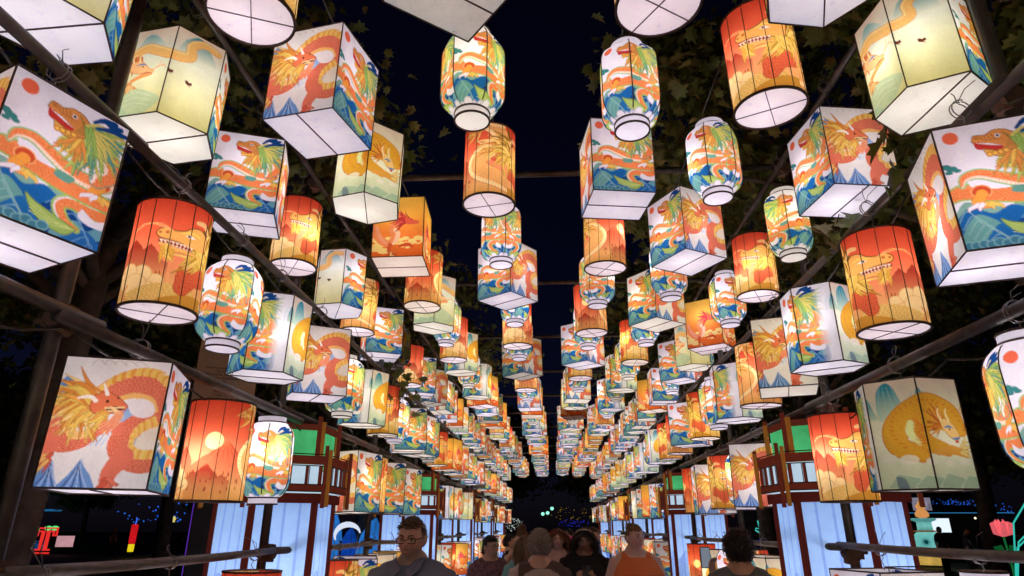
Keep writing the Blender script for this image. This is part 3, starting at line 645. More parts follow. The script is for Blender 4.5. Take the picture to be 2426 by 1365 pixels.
# melon: six flat lobes between bowed ribs, small collar at each end
def melon_r(v):
    z = MH * (1 - v); e = min(z, MH - z); c = .13
    return ML * 1.06 if e > c else .098 + (ML * 1.06 - .098) * math.sqrt(max(0, 1 - (1 - e / c) ** 2)) ** 1.1
def hexr(a): t = (a % (PI / 3)) - PI / 6; return .72 * math.cos(PI / 6) / math.cos(t) + .28
def melon_fn(u, v):
    a = 2 * PI * u; r = melon_r(v); k = min(1, max(0, (r - .098) / .05)); h = 1 + (hexr(a) - 1) * k
    return (r * h * math.cos(a), r * h * math.sin(a), .05 + MH * (1 - v))
A_M = art_melon(271, 116, 2 * PI * ML / MH); A_M[:, -1] = A_M[:, 0]
b = MB()
for z in (.003, .047, .053 + MH, .097 + MH): b.ring(.101, z, .0048, 28)
for k in range(6):
    a = PI / 3 * k; b.tube([tuple(q * (1.012 if i < 2 else 1) for i, q in enumerate(melon_fn(k / 6, v))) for v in np.linspace(0, 1, 22)], .0036, 4)
circ = [(( .099) * math.cos(2 * PI * k / 28), .099 * math.sin(2 * PI * k / 28)) for k in range(28)]
col_b = MB().lathe([(.1, 0), (.1, .05)], 28, cap=False); col_t = MB().lathe([(.1, .05 + MH), (.1, .10 + MH)], 28, cap=False)
KIND['melon'] = [('shade', grid_mesh('shade', melon_fn, 271, 116, A_M, M_ART)), ('collar', col_b.mesh('collar', M_WHITE, True)), ('collar', col_t.mesh('collar', M_WHITE, True)),
                 ('bottom_panel', poly_plate('bottom_panel', circ[::-1], .004, M_WHITE)), ('frame', b.mesh('frame', M_FRAME))]
TOPZ = {'box': BH, 'sunset': BH, 'hexagon': HH, 'drum': DH, 'drum_mirrored': DH, 'melon': MH + .10}
LOOK = {'box': 'white dragon box', 'sunset': 'orange sunset box', 'hexagon': 'pale hexagonal', 'drum': 'red dragon drum', 'drum_mirrored': 'red dragon drum', 'melon': 'blue-and-white melon'}
NAME = {'box': 'box_lantern', 'sunset': 'box_lantern', 'hexagon': 'hexagonal_lantern', 'drum': 'drum_lantern', 'drum_mirrored': 'drum_lantern', 'melon': 'melon_lantern'}
CAT = {'box': 'box lantern', 'sunset': 'box lantern', 'hexagon': 'hexagonal lantern', 'drum': 'drum lantern', 'drum_mirrored': 'drum lantern', 'melon': 'melon lantern'}

def wire_mesh(L, r, loops, loose, seed):
    q = random.Random(seed); b = MB()
    pts = [(q.uniform(-.012, .012) * math.sin(PI * i / 5), q.uniform(-.012, .012) * math.sin(PI * i / 5), L * i / 5) for i in range(6)]
    b.tube(pts, .0028, 5)
    if loops:
        for j in range(2):
            b.tube([((r + .006) * math.cos(2 * PI * t / 14 + 1.3), -.012 + .02 * j + .012 * t / 14, L + r + (r + .006) * math.sin(2 * PI * t / 14 + 1.3)) for t in range(15)], .003, 5)
        for j in range(loose):
            a = q.uniform(-.8, .8); l = q.uniform(.05, .13)
            b.tube([(0, .01, L + 2 * r), (math.sin(a) * l * .5, q.uniform(-.04, .04), L + 2 * r + l * .6), (math.sin(a) * l, q.uniform(-.07, .07), L + 2 * r + l * .8)], .0025, 4)
    return b.mesh('hanging_wire', M_WIRE if loops else M_CORD, True)
WIRES = {}
def wire(L, r, loops):
    k = (round(L, 2), loops, R.randrange(3), round(r, 3))
    if k not in WIRES: WIRES[k] = wire_mesh(L, r, loops, 2 if loops else 0, int(L * 100) * 7 + k[2])
    return WIRES[k]

BULBS = {}
def bulb(kind):
    if kind not in BULBS:
        l = bpy.data.lights.new('bulb', 'POINT'); l.energy = {'cool': 3.3, 'warm': 2.9, 'dim': 1.0}[kind]; l.shadow_soft_size = .03
        l.color = {'cool': (1, .95, 1), 'warm': (1, .96, .80), 'dim': (1, .95, .85)}[kind]; BULBS[kind] = l
    return BULBS[kind]
TINT = {'cool': (1.0, .97, 1.06), 'warm': (1.10, 1.05, .86), 'dim': (.62, .61, .50), 'off': (.05, .045, .045)}

SIDE = {-1: 'board-side', 1: 'urn-side'}
ROWS = {  # x, bottom z, height of what it hangs from, pipe radius, phrase
    'C1L': (-.40, 3.92, ZTOP, 0, 'innermost board-side roof row'), 'C2L': (-1.32, 3.89, ZTOP, 0, 'middle board-side roof row'), 'C3L': (-2.13, 3.75, ZTOP - .04, .038, 'outer board-side roof row'),
    'C1R': (.52, 3.92, ZTOP, 0, 'innermost urn-side roof row'), 'C2R': (1.23, 3.87, ZTOP, 0, 'middle urn-side roof row'), 'C3R': (2.02, 3.77, ZTOP - .04, .038, 'outer urn-side roof row'),
    'UL': (-2.07, 2.755, ZUP - .04, .04, 'board-side upper pipe'), 'UR': (2.03, 2.80, ZUP - .0, .04, 'urn-side upper pipe'),
    'LL': (-2.09, 1.86, ZLOW - .043, .043, 'board-side lower pipe'), 'LR': (2.07, 1.89, ZLOW - .003, .043, 'urn-side lower pipe'),
    'RL': (-2.08, .82, ZRAIL - .027, .027, 'board-side handrail'), 'RR': (2.08, .88, ZRAIL + .02, .027, 'urn-side handrail')}
# (y, kind, aim, light). aim, as seen from the path at the entrance: boxes - degrees the first face is turned aside;
# hexagons - degrees round the print; drums and melons - share of the way round the print
NEAR = {
 'C1L': [(2.13, 'box', 28, 'dim'), (3.07, 'melon', .1, 'warm'), (4.13, 'drum', .88, 'cool'), (5.23, 'melon', .3, 'cool'), (6.26, 'box', -40, 'cool'), (7.1, 'melon', 0, 'cool'), (7.93, 'drum', .4, 'cool'), (8.63, 'melon', .6, 'cool'), (9.84, 'box', -45, 'dim'), (10.84, 'drum', .6, 'cool')],
 'C2L': [(2.19, 'drum', .1, 'cool'), (3.12, 'box', 55, 'cool'), (4.08, 'hexagon', 95, 'warm'), (5.20, 'sunset', -12, 'warm'), (6.22, 'drum', .64, 'warm'), (6.97, 'hexagon', 150, 'warm'), (7.82, 'melon', .2, 'cool'), (8.58, 'drum', .3, 'cool'), (9.37, 'hexagon', 20, 'warm'), (10.39, 'melon', .4, 'warm')],
 'C3L': [(2.04, 'hexagon', 230, 'cool'), (2.91, 'hexagon', 225, 'warm'), (3.93, 'box', -10, 'cool'), (4.82, 'drum_mirrored', .80, 'cool'), (5.94, 'hexagon', 265, 'cool'), (6.71, 'drum', .85, 'cool'), (7.71, 'box', 10, 'cool'), (8.49, 'melon', .1, 'off'), (9.47, 'drum', .4, 'cool'), (10.24, 'box', 12, 'cool')],
 'UL': [(2.08, 'box', 23, 'cool'), (3.07, 'drum_mirrored', .80, 'cool'), (3.79, 'melon', .9, 'cool'), (4.47, 'hexagon', 4, 'cool'), (5.39, 'box', -78, 'cool'), (6.25, 'melon', .1, 'warm'), (6.95, 'hexagon', 15, 'warm'), (7.87, 'drum', .15, 'warm'), (8.55, 'melon', .75, 'cool'), (9.3, 'box', 10, 'warm'), (10.1, 'box', 60, 'warm')],
 'LL': [(1.80, 'hexagon', 100, 'warm'), (3.02, 'box', 74, 'cool'), (3.96, 'drum', .62, 'cool'), (4.72, 'melon', .85, 'cool'), (6.75, 'box', 55, 'warm'), (7.45, 'drum', .65, 'warm'), (8.2, 'box', 5, 'warm'), (9.0, 'box', 58, 'warm'), (9.7, 'melon', .3, 'cool')],
 'C1R': [(2.24, 'drum', .2, 'cool'), (3.21, 'melon', .15, 'cool'), (4.18, 'box', 15, 'cool'), (5.41, 'drum_mirrored', .25, 'cool'), (6.41, 'melon', .4, 'cool'), (7.39, 'drum', .64, 'cool'), (8.11, 'melon', .2, 'cool'), (9.06, 'box', -35, 'cool'), (10.0, 'drum', .3, 'cool'), (10.9, 'melon', .5, 'cool')],
 'C2R': [(2.15, 'hexagon', 80, 'cool'), (2.98, 'drum_mirrored', .84, 'cool'), (4.03, 'melon', .2, 'cool'), (5.14, 'box', -47, 'cool'), (6.11, 'melon', .2, 'cool'), (6.98, 'box', -45, 'warm'), (7.80, 'melon', .8, 'cool'), (8.82, 'drum', .3, 'warm'), (9.79, 'melon', .1, 'warm'), (10.7, 'hexagon', 10, 'warm')],
 'C3R': [(2.86, 'hexagon', 228, 'warm'), (3.89, 'box', -55, 'cool'), (4.91, 'melon', .5, 'warm'), (5.82, 'drum_mirrored', .85, 'cool'), (6.78, 'melon', .1, 'cool'), (7.76, 'sunset', -20, 'cool'), (8.65, 'hexagon', 220, 'warm'), (9.6, 'box', -35, 'cool'), (10.5, 'melon', 0, 'cool')],
 'UR': [(2.66, 'box', 22, 'cool'), (3.67, 'drum', .20, 'cool'), (4.68, 'hexagon', 8, 'cool'), (5.43, 'box', -88, 'warm'), (6.25, 'drum_mirrored', .27, 'cool'), (7.04, 'hexagon', 20, 'cool'), (7.80, 'melon', .6, 'cool'), (8.6, 'drum', .15, 'warm'), (9.4, 'box', -20, 'cool'), (10.3, 'drum', .6, 'cool')],
 'LR': [(2.78, 'melon', .1, 'cool'), (3.80, 'hexagon', 75, 'dim'), (4.80, 'drum_mirrored', .80, 'cool'), (6.72, 'box', 78, 'cool'), (7.35, 'melon', .5, 'cool'), (7.95, 'drum', .15, 'cool'), (8.65, 'box', -82, 'cool'), (9.5, 'drum', .8, 'warm')],
 'RL': [(4.62, 'drum', .3, 'cool'), (6.55, 'drum_mirrored', .9, 'warm'), (7.15, 'box', 0, 'cool'), (7.95, 'hexagon', 100, 'warm'), (8.8, 'sunset', 10, 'cool'), (9.5, 'melon', .3, 'cool')],
 'RR': [(3.5, 'melon', .6, 'cool'), (4.5, 'box', -50, 'cool'), (6.85, 'hexagon', 90, 'warm'), (7.45, 'drum', .9, 'cool'), (8.1, 'melon', .2, 'cool'), (8.75, 'hexagon', 90, 'warm')]}
def turn_of(x, y, kind, aim):
    az = math.degrees(math.atan2(-y, -x))
    if kind in ('box', 'sunset'): return az + 90 + aim
    if kind == 'hexagon': return az - aim
    return az - 360 * aim
NEAR = {k: [(y, kd, turn_of(ROWS[k][0], y, kd, a), li) for y, kd, a, li in v] for k, v in NEAR.items()}
COLUMN_Y = [5.62 + 5.45 * k for k in range(5)]
ORD = 'first second third fourth fifth sixth seventh eighth ninth tenth eleventh twelfth thirteenth fourteenth fifteenth sixteenth seventeenth eighteenth nineteenth twentieth'.split()
ORD += ['twenty-' + q for q in ORD[:9]] + ['thirtieth'] + ['thirty-' + q for q in ORD[:9]]
ALL = []
for rk, (X, Z, ZH, pr, phrase) in ROWS.items():
    seq = list(NEAR[rk]); y = seq[-1][0]; last = seq[-1][1]
    while True:
        y += R.uniform(.90, .98)
        if y > 31.0: break
        if rk in ('LL', 'LR') and min(abs(y - c) for c in COLUMN_Y) < .92: continue
        if rk in ('RL', 'RR') and min(abs(y - c) for c in COLUMN_Y) < .80: continue
        kind = R.choice([q for q in ('box', 'box', 'box', 'box', 'hexagon', 'hexagon', 'hexagon', 'drum', 'drum_mirrored', 'melon', 'melon', 'melon', 'sunset') if q != last or q == 'box']); last = kind
        seq.append((y, kind, R.uniform(0, 360), R.choices(['cool', 'warm', 'dim', 'off'], [52, 38, 8, 2])[0]))
    y = seq[0][0]; pre = []
    while True:                                       # tunnel continued unseen behind the photographer; lanterns added to light the faces
        y -= R.uniform(.92, 1.05)
        if y < -4.6: break
        pre.insert(0, (y, R.choice(['box', 'hexagon', 'drum', 'melon', 'box', 'drum_mirrored']), R.uniform(0, 360), R.choice(['cool', 'cool', 'warm'])))
    ALL.append((rk, pre + seq))

def place_lantern(rk, i, y, kind, turn, light, label):
    X, Z, ZH, pr, phrase = ROWS[rk]
    root = thing(NAME[kind], label, CAT[kind], (X + R.uniform(-.02, .02), y, Z + R.uniform(-.02, .02)), math.radians(turn), 'lanterns hanging through the tunnel')
    root.rotation_euler = (R.uniform(-.025, .025), R.uniform(-.025, .025), math.radians(turn))
    t = TINT[light]; k = R.uniform(.88, 1.1) if light != 'off' else 1
    for nm, me in KIND[kind]:
        o = obj(nm, me, root); o.color = (t[0] * k, t[1] * k, t[2] * k, 1)
    L = ZH - root.location.z - TOPZ[kind]
    w = obj('hanging_wire', wire(max(L, .03), pr, pr > 0 and y < 14), root, (0, 0, TOPZ[kind])); w.rotation_euler = (0, 0, -math.radians(turn))
    if light != 'off':
        b = obj('bulb', bulb(light), root, (R.uniform(-.085, .085), R.uniform(-.085, .085), TOPZ[kind] * R.uniform(.40, .62)))
    return root
labels = {}
for rk, seq in ALL:
    for i, (y, kind, turn, light) in enumerate(seq):
        nb = [LOOK[seq[j][1]] for j in (i - 1, i + 1) if 0 <= j < len(seq)]
        own = ('unlit ' if light == 'off' else 'dim ' if light == 'dim' else '') + LOOK[kind] + ' lantern'
        lab = '%s, %s, between %s and %s' % (own, ROWS[rk][4], nb[0], nb[1]) if len(nb) == 2 else ''
        labels.setdefault(lab, []).append((rk, i))
        seq[i] = (y, kind, turn, light, lab, own)
for rk, seq in ALL:
    for i, (y, kind, turn, light, lab, own) in enumerate(seq):
        if not lab or len(labels[lab]) > 1 or i > 16 or len(lab.replace('-', '').split()) > 16:
            lab = '%s, %s in %s counted from the entrance' % (own, ORD[i], ROWS[rk][4])
        place_lantern(rk, i, y, kind, turn, light, lab)
# ================================================================ pagoda columns along the path
M_BLUE = paper('pale_blue_column_paper', .50)
M_GREEN = glow('green_lamp_paper', tuple(lin(96, 226, 140)), .62, var=.35, scale=6)
M_ICE = glow('ice_blue_lamp_paper', tuple(lin(204, 228, 248)), .85, var=.2, scale=5)
M_RED = paper('backlit_dark_red_skin', .22, tuple(lin(138, 66, 50)))
M_REDD = paper('backlit_brown_red_skin', .13, tuple(lin(128, 56, 46)))
M_GOLD = paper('backlit_golden_skin', .24, tuple(lin(184, 126, 56)))
M_LINE = surf('black_outline', (.012, .008, .008), (.02, .012, .01), 10, .7)
CR_, CZ0, CZ1 = .47, .12, 1.93
hexp = lambda r, off=0: [(r * math.cos(PI / 3 * k - PI / 2 + off), r * math.sin(PI / 3 * k - PI / 2 + off)) for k in range(6)]
def art_column(seed):
    P = Paint(52, 150, .52 / 1.81 * 1.0, 0); P.C[:] = vgrad([(0, lin(168, 200, 248)), (.5, lin(184, 212, 250)), (1, lin(150, 188, 244))])(P.X, P.Y); q = np.random.RandomState(seed)
    ink = lin(70, 104, 190)
    for x in (.27, .52, .77): P.rib([(x, 0), (x, 1)], 0.003, ink, a=.8)
    cx = q.uniform(.55, .8)
    for k in range(16):                                                     # streaming hair and robes, drawn in thin blue line
        y = .36 + .012 * k; P.rib([(cx, y), (cx - .25, y - .05 + .006 * k), (cx - .5, y + .02), (cx - .75, y - .03 + .01 * k)], 0.0042, ink, a=.55)
    for k in range(18):
        t = k / 17; P.rib([(cx - .05 + .1 * t, .5), (cx - .25 + .5 * t, .62), (cx - .1 + .3 * t, .76), (cx - .5 + .9 * t, .92), (cx - .6 + t, 1)], 0.0042, ink, a=.6)
    P.poly([(cx - .14, .47), (cx + .14, .46), (cx + .2, .6), (cx - .05, .7), (cx - .2, .6)], ink, a=.35, smooth=True); P.ell(cx, .44, .035, .042, lin(120, 152, 222), a=.7, edge=ink)
    for k in range(8):
        t = np.linspace(0, 5, 9); r = .04 * (1 - t / 6); x0, y0 = q.uniform(.1, .9), q.uniform(.55, .95)
        P.rib(list(zip(x0 + r * 3 * np.cos(t), y0 + r * np.sin(t))), 0.004, ink, a=.5, n=3)
    return P.out()
def bulb_in(parent, loc, watts, c):
    l = bpy.data.lights.new('bulb', 'POINT'); l.energy = watts; l.color = c; l.shadow_soft_size = .06; return obj('bulb', l, parent, loc)
def make_column():
    root = thing('pagoda_column', 'x', 'column')
    P0 = hexp(CR_)
    for i in range(6):
        me = grid_mesh('panel', face_fn(P0[i], P0[(i + 1) % 6], CZ1 - CZ0, -.012), 52, 150, art_column(i), M_BLUE); obj('panel', me, root, (0, 0, CZ0))
    b = MB(); b.box((0, 0, 0), (.022, .018, (CZ1 - CZ0) / 2)); post = b.mesh('corner_post', M_REDD)
    for i in range(6): obj('corner_post', post, root, (P0[i][0] * 1.02, P0[i][1] * 1.02, (CZ1 + CZ0) / 2), (0, 0, PI / 3 * i))
    def hexring(r, z, h, t):
        b = MB(); a, c = hexp(r), hexp(r - t); v = [(p[0], p[1], z) for p in a] + [(p[0], p[1], z + h) for p in a] + [(p[0], p[1], z) for p in c] + [(p[0], p[1], z + h) for p in c]; f = []
        for i in range(6):
            j = (i + 1) % 6; f += [(i, j, 6 + j, 6 + i), (12 + j, 12 + i, 18 + i, 18 + j), (6 + i, 6 + j, 18 + j, 18 + i), (j, i, 12 + i, 12 + j)]
        return b.add(v, f)
    obj('base', hexring(.53, 0, .13, .1).mesh('base', M_REDD), root)
    obj('band', hexring(.535, 1.90, .075, .09).mesh('band', M_REDD), root)
    obj('balcony_floor', poly_plate('balcony_floor', hexp(.55), 1.985, M_ICE), root)
    rB = .57; PB = hexp(rB); Ls = rB
    # one balcony side in its own frame: x along, y outward
    side = MB(); side.box((0, 0, 2.235), (Ls / 2, .014, .034)); side.box((0, 0, 2.015), (Ls / 2, .014, .026))
    for x in (-.245, -.14, 0, .14, .245): side.box((x, 0, 2.115), (.009 if abs(x) < .2 else .014, .010, .076))
    side_me = side.mesh('balcony_rail', M_RED)
    edge = MB()
    for z in (2.281, 2.189, 2.042, 1.988): edge.box((0, -.0155, z), (Ls / 2, .002, .004))
    for x in (-.14, 0, .14):
        for s in (-1, 1): edge.box((x + s * .014, -.0125, 2.115), (.003, .002, .074))
    edge_me = edge.mesh('outline', M_LINE)
    pane_me = mesh('pane', [(-Ls / 2 + .02, .02, 2.03), (Ls / 2 - .02, .02, 2.03), (Ls / 2 - .02, .02, 2.2), (-Ls / 2 + .02, .02, 2.2)], [(0, 1, 2, 3)], M_ICE)
    for i in range(6):
        a = PI / 3 * i - PI / 2 + PI / 6; ap = rB * math.cos(PI / 6); loc = (ap * math.cos(a), ap * math.sin(a), 0); rz = a + PI / 2
        r_ = obj('balcony_rail', side_me, root, loc, (0, 0, rz)); obj('outline', edge_me, r_); obj('pane', pane_me, root, loc, (0, 0, rz))
    for z in (.55, 1.4): bulb_in(root, (.05, -.04, z), 4.5, (.92, .95, 1))
    PC = hexp(.44)
    for i in range(6):
        p, q = PC[i], PC[(i + 1) % 6]; obj('crown_panel', mesh('crown_panel', [(*p, 2.20), (*q, 2.20), (*q, 2.50), (*p, 2.50)], [(0, 1, 2, 3)], M_GREEN), root)
    obj('crown_band', hexring(.465, 2.49, .05, .06).mesh('crown_band', M_RED), root)
    obj('crown_roof', poly_plate('crown_roof', hexp(.45), 2.515, M_REDD), root)
    def stick(h0, h1, r, mat, nm):
        b = MB(); n = 4; prof = [(r * .98, h0)]
        for k in range(n):
            z = h0 + (h1 - h0) * (k + 1) / n; prof += [(r * .94, z - .012), (r * 1.06, z - .006), (r * .98, z)]
        return b.lathe(prof, 10).mesh(nm, mat, True)
    gp, rp = stick(1.87, 2.32, .017, M_GOLD, 'bamboo_post'), stick(1.86, 2.35, .017, M_RED, 'bamboo_post')
    gc, rc = stick(2.19, 2.56, .022, M_GOLD, 'crown_post'), stick(2.19, 2.60, .02, M_RED, 'crown_post')
    for i in range(6):
        a = PI / 3 * i - PI / 2
        for r, da, me, nm in ((rB + .022, .035, gp, 'bamboo_post'), (rB + .028, -.045, rp, 'bamboo_post'), (.47, .04, gc, 'crown_post'), (.475, -.05, rc, 'crown_post')):
            obj(nm, me, root, (r * math.cos(a + da), r * math.sin(a + da), 0))
    return root
col0 = make_column()
n = 0
for sx in (-1, 1):
    for k, y in enumerate(COLUMN_Y):
        c = col0 if n == 0 else copy_tree(col0); n += 1
        c.location = (sx * 2.36 if sx < 0 else 2.33, y, 0); c.rotation_euler = (0, 0, R.uniform(-.05, .05))
        tag(c, 'glowing blue pagoda column with green crown, %s from the entrance on the %s side' % (ORD[k], 'board' if sx < 0 else 'urn'), 'column', 'pagoda columns along the path', 'thing')

# ================================================================ sponsor board on its post
M_TAN = surf('tan_board', (.60, .42, .29), (.66, .46, .32), 3, .7)
M_INK = surf('dark_print', (.02, .013, .01))
sgn = thing('sponsor_board', 'tall tan board with printed sponsor names beyond the scaffold pipes', 'sign', (-4.25, 8.0, 0), math.radians(22))
obj('board', MB().box((0, 0, 3.45), (.37, .03, 1.25)).mesh('board', M_TAN), sgn)
obj('post', MB().box((0, .0, 1.09), (.125, .06, 1.108)).mesh('post', surf('black_post', (.012, .012, .015), (.02, .02, .022))), sgn)
obj('light_strip', MB().box((-.131, -.05, 1.1), (.005, .008, 1.09)).mesh('light_strip', glow('violet_tube', tuple(lin(120, 60, 220)), .5)), sgn)
obj('light_strip', MB().box((.131, -.05, 1.1), (.005, .008, 1.09)).mesh('light_strip', glow('blue_tube', tuple(lin(40, 110, 240)), .5)), sgn)
def lettering(txt, size, mat, parent, loc, rot=(PI / 2, 0, 0), shear=0, name='lettering', align='CENTER'):
    c = bpy.data.curves.new(name, 'FONT'); c.body = txt; c.size = size; c.align_x = align; c.shear = shear; c.extrude = .001; c.resolution_u = 2
    t = bpy.data.objects.new(name, c); COL.objects.link(t); dg = bpy.context.evaluated_depsgraph_get(); me = bpy.data.meshes.new_from_object(t.evaluated_get(dg)); bpy.data.objects.remove(t)
    me.materials.clear(); me.materials.append(mat); return obj(name, me, parent, loc, rot)
for txt, z in (('Commonwealth of Pennsylvania', 3.665), ('City of Philadelphia', 3.62), ('Philadelphia Parks & Recreation', 3.575), ('Visit Philadelphia\u2122', 3.53), ('The Home Depot', 3.35), ('Coffee Company', 3.305), ('The Contributionship', 3.26)):
    lettering(txt, .046, M_INK, sgn, (.03, -.0325, z), shear=.25)

# ================================================================ trees
M_BARK = surf('bark', (.05, .042, .035), (.11, .095, .08), 6, .9, 0, .6, 25)
M_LEAF = [leafmat('maple_leaf_green', (.085, .13, .03), (.17, .19, .045)), leafmat('maple_leaf_olive', (.15, .15, .036), (.23, .19, .055)), leafmat('maple_leaf_dark', (.055, .085, .025), (.11, .13, .04))]
HALF = np.array([(0, 0), (.30, .0), (.24, .17), (.54, .36), (.32, .44), (.36, .70), (.13, .66), (0, 1.0)])
def leaves(name, pos, size, mat, seed, droop=.5, keep=None):
    q = np.random.RandomState(seed); n = len(pos); az = q.uniform(0, 2 * PI, n); ti = q.normal(-droop, .45, n); ro = q.uniform(-.9, .9, n); s = size * q.uniform(.6, 1.2, n)
    d = np.stack([np.cos(az) * np.cos(ti), np.sin(az) * np.cos(ti), np.sin(ti)], 1); sd = np.stack([-np.sin(az), np.cos(az), np.zeros(n)], 1); up = np.cross(sd, d) * -1
    w = sd * np.cos(ro)[:, None] + up * np.sin(ro)[:, None]; nn = np.cross(d, w)
    outline = np.vstack([HALF, HALF[1:-1][::-1] * [-1, 1]])                                  # 14 points
    fold = np.abs(outline[:, 0]) * .35 - .12 * outline[:, 1] ** 2
    V = pos[:, None, :] + s[:, None, None] * (outline[None, :, 1:2] * d[:, None, :] + outline[None, :, 0:1] * w[:, None, :] + fold[None, :, None] * nn[:, None, :])
    me = bpy.data.meshes.new(name); me.vertices.add(n * 14); me.vertices.foreach_set('co', V.reshape(-1).astype(np.float32))
    f = np.array([[0, 1, 2, 3, 4, 5, 6, 7], [0, 7, 8, 9, 10, 11, 12, 13]])
    L = (f[None] + 14 * np.arange(n)[:, None, None]).reshape(-1); me.loops.add(len(L)); me.loops.foreach_set('vertex_index', L.astype(np.int32))
    me.polygons.add(n * 2); me.polygons.foreach_set('loop_start', np.arange(0, len(L), 8, dtype=np.int32)); me.polygons.foreach_set('loop_total', np.full(n * 2, 8, np.int32))
    for m in mat: me.materials.append(m)
    me.polygons.foreach_set('material_index', np.repeat(q.choice(len(mat), n, p=[.55, .25, .20]), 2).astype(np.int32)); me.update(calc_edges=True); return me
def crown_points(seed, n, rad, clumps=70, inner=.45):
    q = np.random.RandomState(seed); d = q.normal(size=(clumps, 3)); d /= np.linalg.norm(d, axis=1)[:, None]; r = q.uniform(inner, 1, clumps) ** .6
    c = d * r[:, None] * np.array(rad) * .92; k = q.randint(0, clumps, n); sz = q.uniform(.35, .8, clumps)
    return c[k] + q.normal(size=(n, 3)) * sz[k][:, None] * np.array([.62, .62, .38]), c
def limbs(b, base, height, crown_c, clumps, r0, seed, step=6):
    q = random.Random(seed); bx, by, bz = base; top = Vector((bx + q.uniform(-.3, .3), by + q.uniform(-.3, .3), height)); P = [Vector(base).lerp(top, t) + Vector((q.uniform(-.08, .08), q.uniform(-.08, .08), 0)) for t in (0, .3, .6, 1)]
    b.tube(P, [r0 * 1.25, r0, r0 * .85, r0 * .6], 10)
    for c in clumps[::step]:
        e = Vector(crown_c) + Vector(c); s = P[-1].lerp(P[2], q.uniform(0, .8)); m = s.lerp(e, .5) + Vector((q.uniform(-.3, .3), q.uniform(-.3, .3), q.uniform(.0, .5))); b.tube([s, s.lerp(m, .6), m, e], [r0 * .38, r0 * .28, r0 * .2, .015], 6)
def tree(label, x, y, rad, zc, n, seed, cull=False, size=.15, extra=None):
    t = thing('maple_tree', label, 'tree', (x, y, 0), 0, 'trees round the tunnel'); pts, cl = crown_points(seed, n, rad, 80); pts = pts + np.array([0, 0, zc])
    if extra is not None: pts = np.vstack([pts, extra - np.array([x, y, 0])])
    if cull:
        wx, wz = pts[:, 0] + x, pts[:, 2]; pts = pts[~((np.abs(wx) < 2.65) & (wz < 4.92)) & ~((wx < 0) & (wx > -5.3) & (wz < 4.9)) & (pts[:, 1] + y > .8)]
        w = pts + np.array([x, y, 0]); pts = pts[~((np.linalg.norm(w - np.array([0, 0, 1.7]), axis=1) < 2.6))]
    obj('crown', leaves('crown', pts, size, M_LEAF, seed), t); b = MB(); limbs(b, (0, 0, -.05), zc - rad[2] * .3, (0, 0, zc), cl, .2, seed)
    obj('trunk', b.mesh('trunk', M_BARK, True), t); return t
def spray(c, r, n, seed): return np.array(c) + np.random.RandomState(seed).normal(size=(n, 3)) * np.array(r)
tree('broad maple overhanging the roof row beside the urn-side lanterns', 4.5, 5.4, (4.3, 4.6, 1.9), 6.0, 26000, 21, True)
tree('maple behind the urn-side upper pipe, with leaves drooping between lanterns', 4.9, 13.5, (4.4, 4.6, 2.3), 5.9, 17000, 22, True)
tree('dark maple overhanging the scaffold above the tan sponsor board', -5.3, 6.2, (4.2, 4.8, 2.1), 5.9, 20000, 23, True)
tree('maple standing beyond the sponsor board along the lawn edge', -5.1, 14.5, (4.5, 4.6, 2.5), 6.2, 16000, 24, True)
# leafy twigs that droop in front of lanterns
M_TWIG = surf('twig', (.05, .04, .03), (.08, .06, .05))
for lab, p0, p1, n, seed, r in (('leafy maple twig drooping over the urn-side melon lantern', (2.55, 4.3, 4.9), (1.98, 4.05, 3.62), 46, 31, .13), ('leafy maple twig against the dragon box in the outer urn-side roof row', (2.7, 3.7, 4.6), (2.08, 3.35, 3.70), 40, 32, .12),
                                ('leafy maple twig beside the scaffold post above the big dragon box', (2.95, 3.0, 4.6), (2.42, 2.55, 3.62), 50, 33, .14), ('leafy twig among the small lanterns of the board-side roof row', (-2.6, 8.4, 4.9), (-1.86, 7.9, 3.3), 60, 34, .16)):
    t = thing('maple_twig', lab, 'twig', p0, 0, 'leafy twigs reaching into the tunnel'); a, b_ = Vector(p0), Vector(p1); m = a.lerp(b_, .5) + Vector((.05, 0, .12)); bb = MB(); bb.tube([(0, 0, 0), m - a, b_ - a], [.010, .007, .003], 5); obj('stem', bb.mesh('stem', M_TWIG, True), t)
    q = np.random.RandomState(seed); u = q.uniform(.45, 1.05, n)[:, None]; base = (np.array(m - a) * 2 * u * (1 - u) + np.array(b_ - a) * u * u); obj('foliage', leaves('foliage', base + q.normal(size=(n, 3)) * r * .7, .15, M_LEAF, seed, .7), t)
# trees further off share one crown
far_pts, far_cl = crown_points(40, 9000, (4.2, 4.2, 3.4), 70)
FARC = leaves('crown', far_pts + np.array([0, 0, 6.0]), .22, M_LEAF, 40); b = MB(); limbs(b, (0, 0, -.1), 5.2, (0, 0, 6.0), far_cl, .24, 41); FART = b.mesh('trunk', M_BARK, True)
FARS = [(-11, 5), (-12.5, 13), (-13, 22), (-6.5, 23), (-7, 31), (-14, 31), (-23, 25), (-3.5, 40), (3.5, 42), (-10, 42), (10, 41), (6.8, 22), (7.4, 31), (13.5, 12), (13, 21), (14, 33), (21, 24), (-19, 40), (19, 42), (11.5, 4.5), (-30, 34), (27, 36), (-31, 60), (-18, 62), (-6, 64), (7, 63), (19, 62), (33, 58), (20, 13), (27, 20), (33, 30), (42, 44), (-21, 12), (-38, 26), (-46, 64)]
WHERE = ['lawn on the sponsor board side', 'lawn on the urn side']
LAWN = [sorted([q for q in FARS if q[1] < 38 and (q[0] > 0) == bool(k)], key=lambda q: q[1]) for k in (0, 1)]; FAR2 = sorted([q for q in FARS if q[1] >= 38])
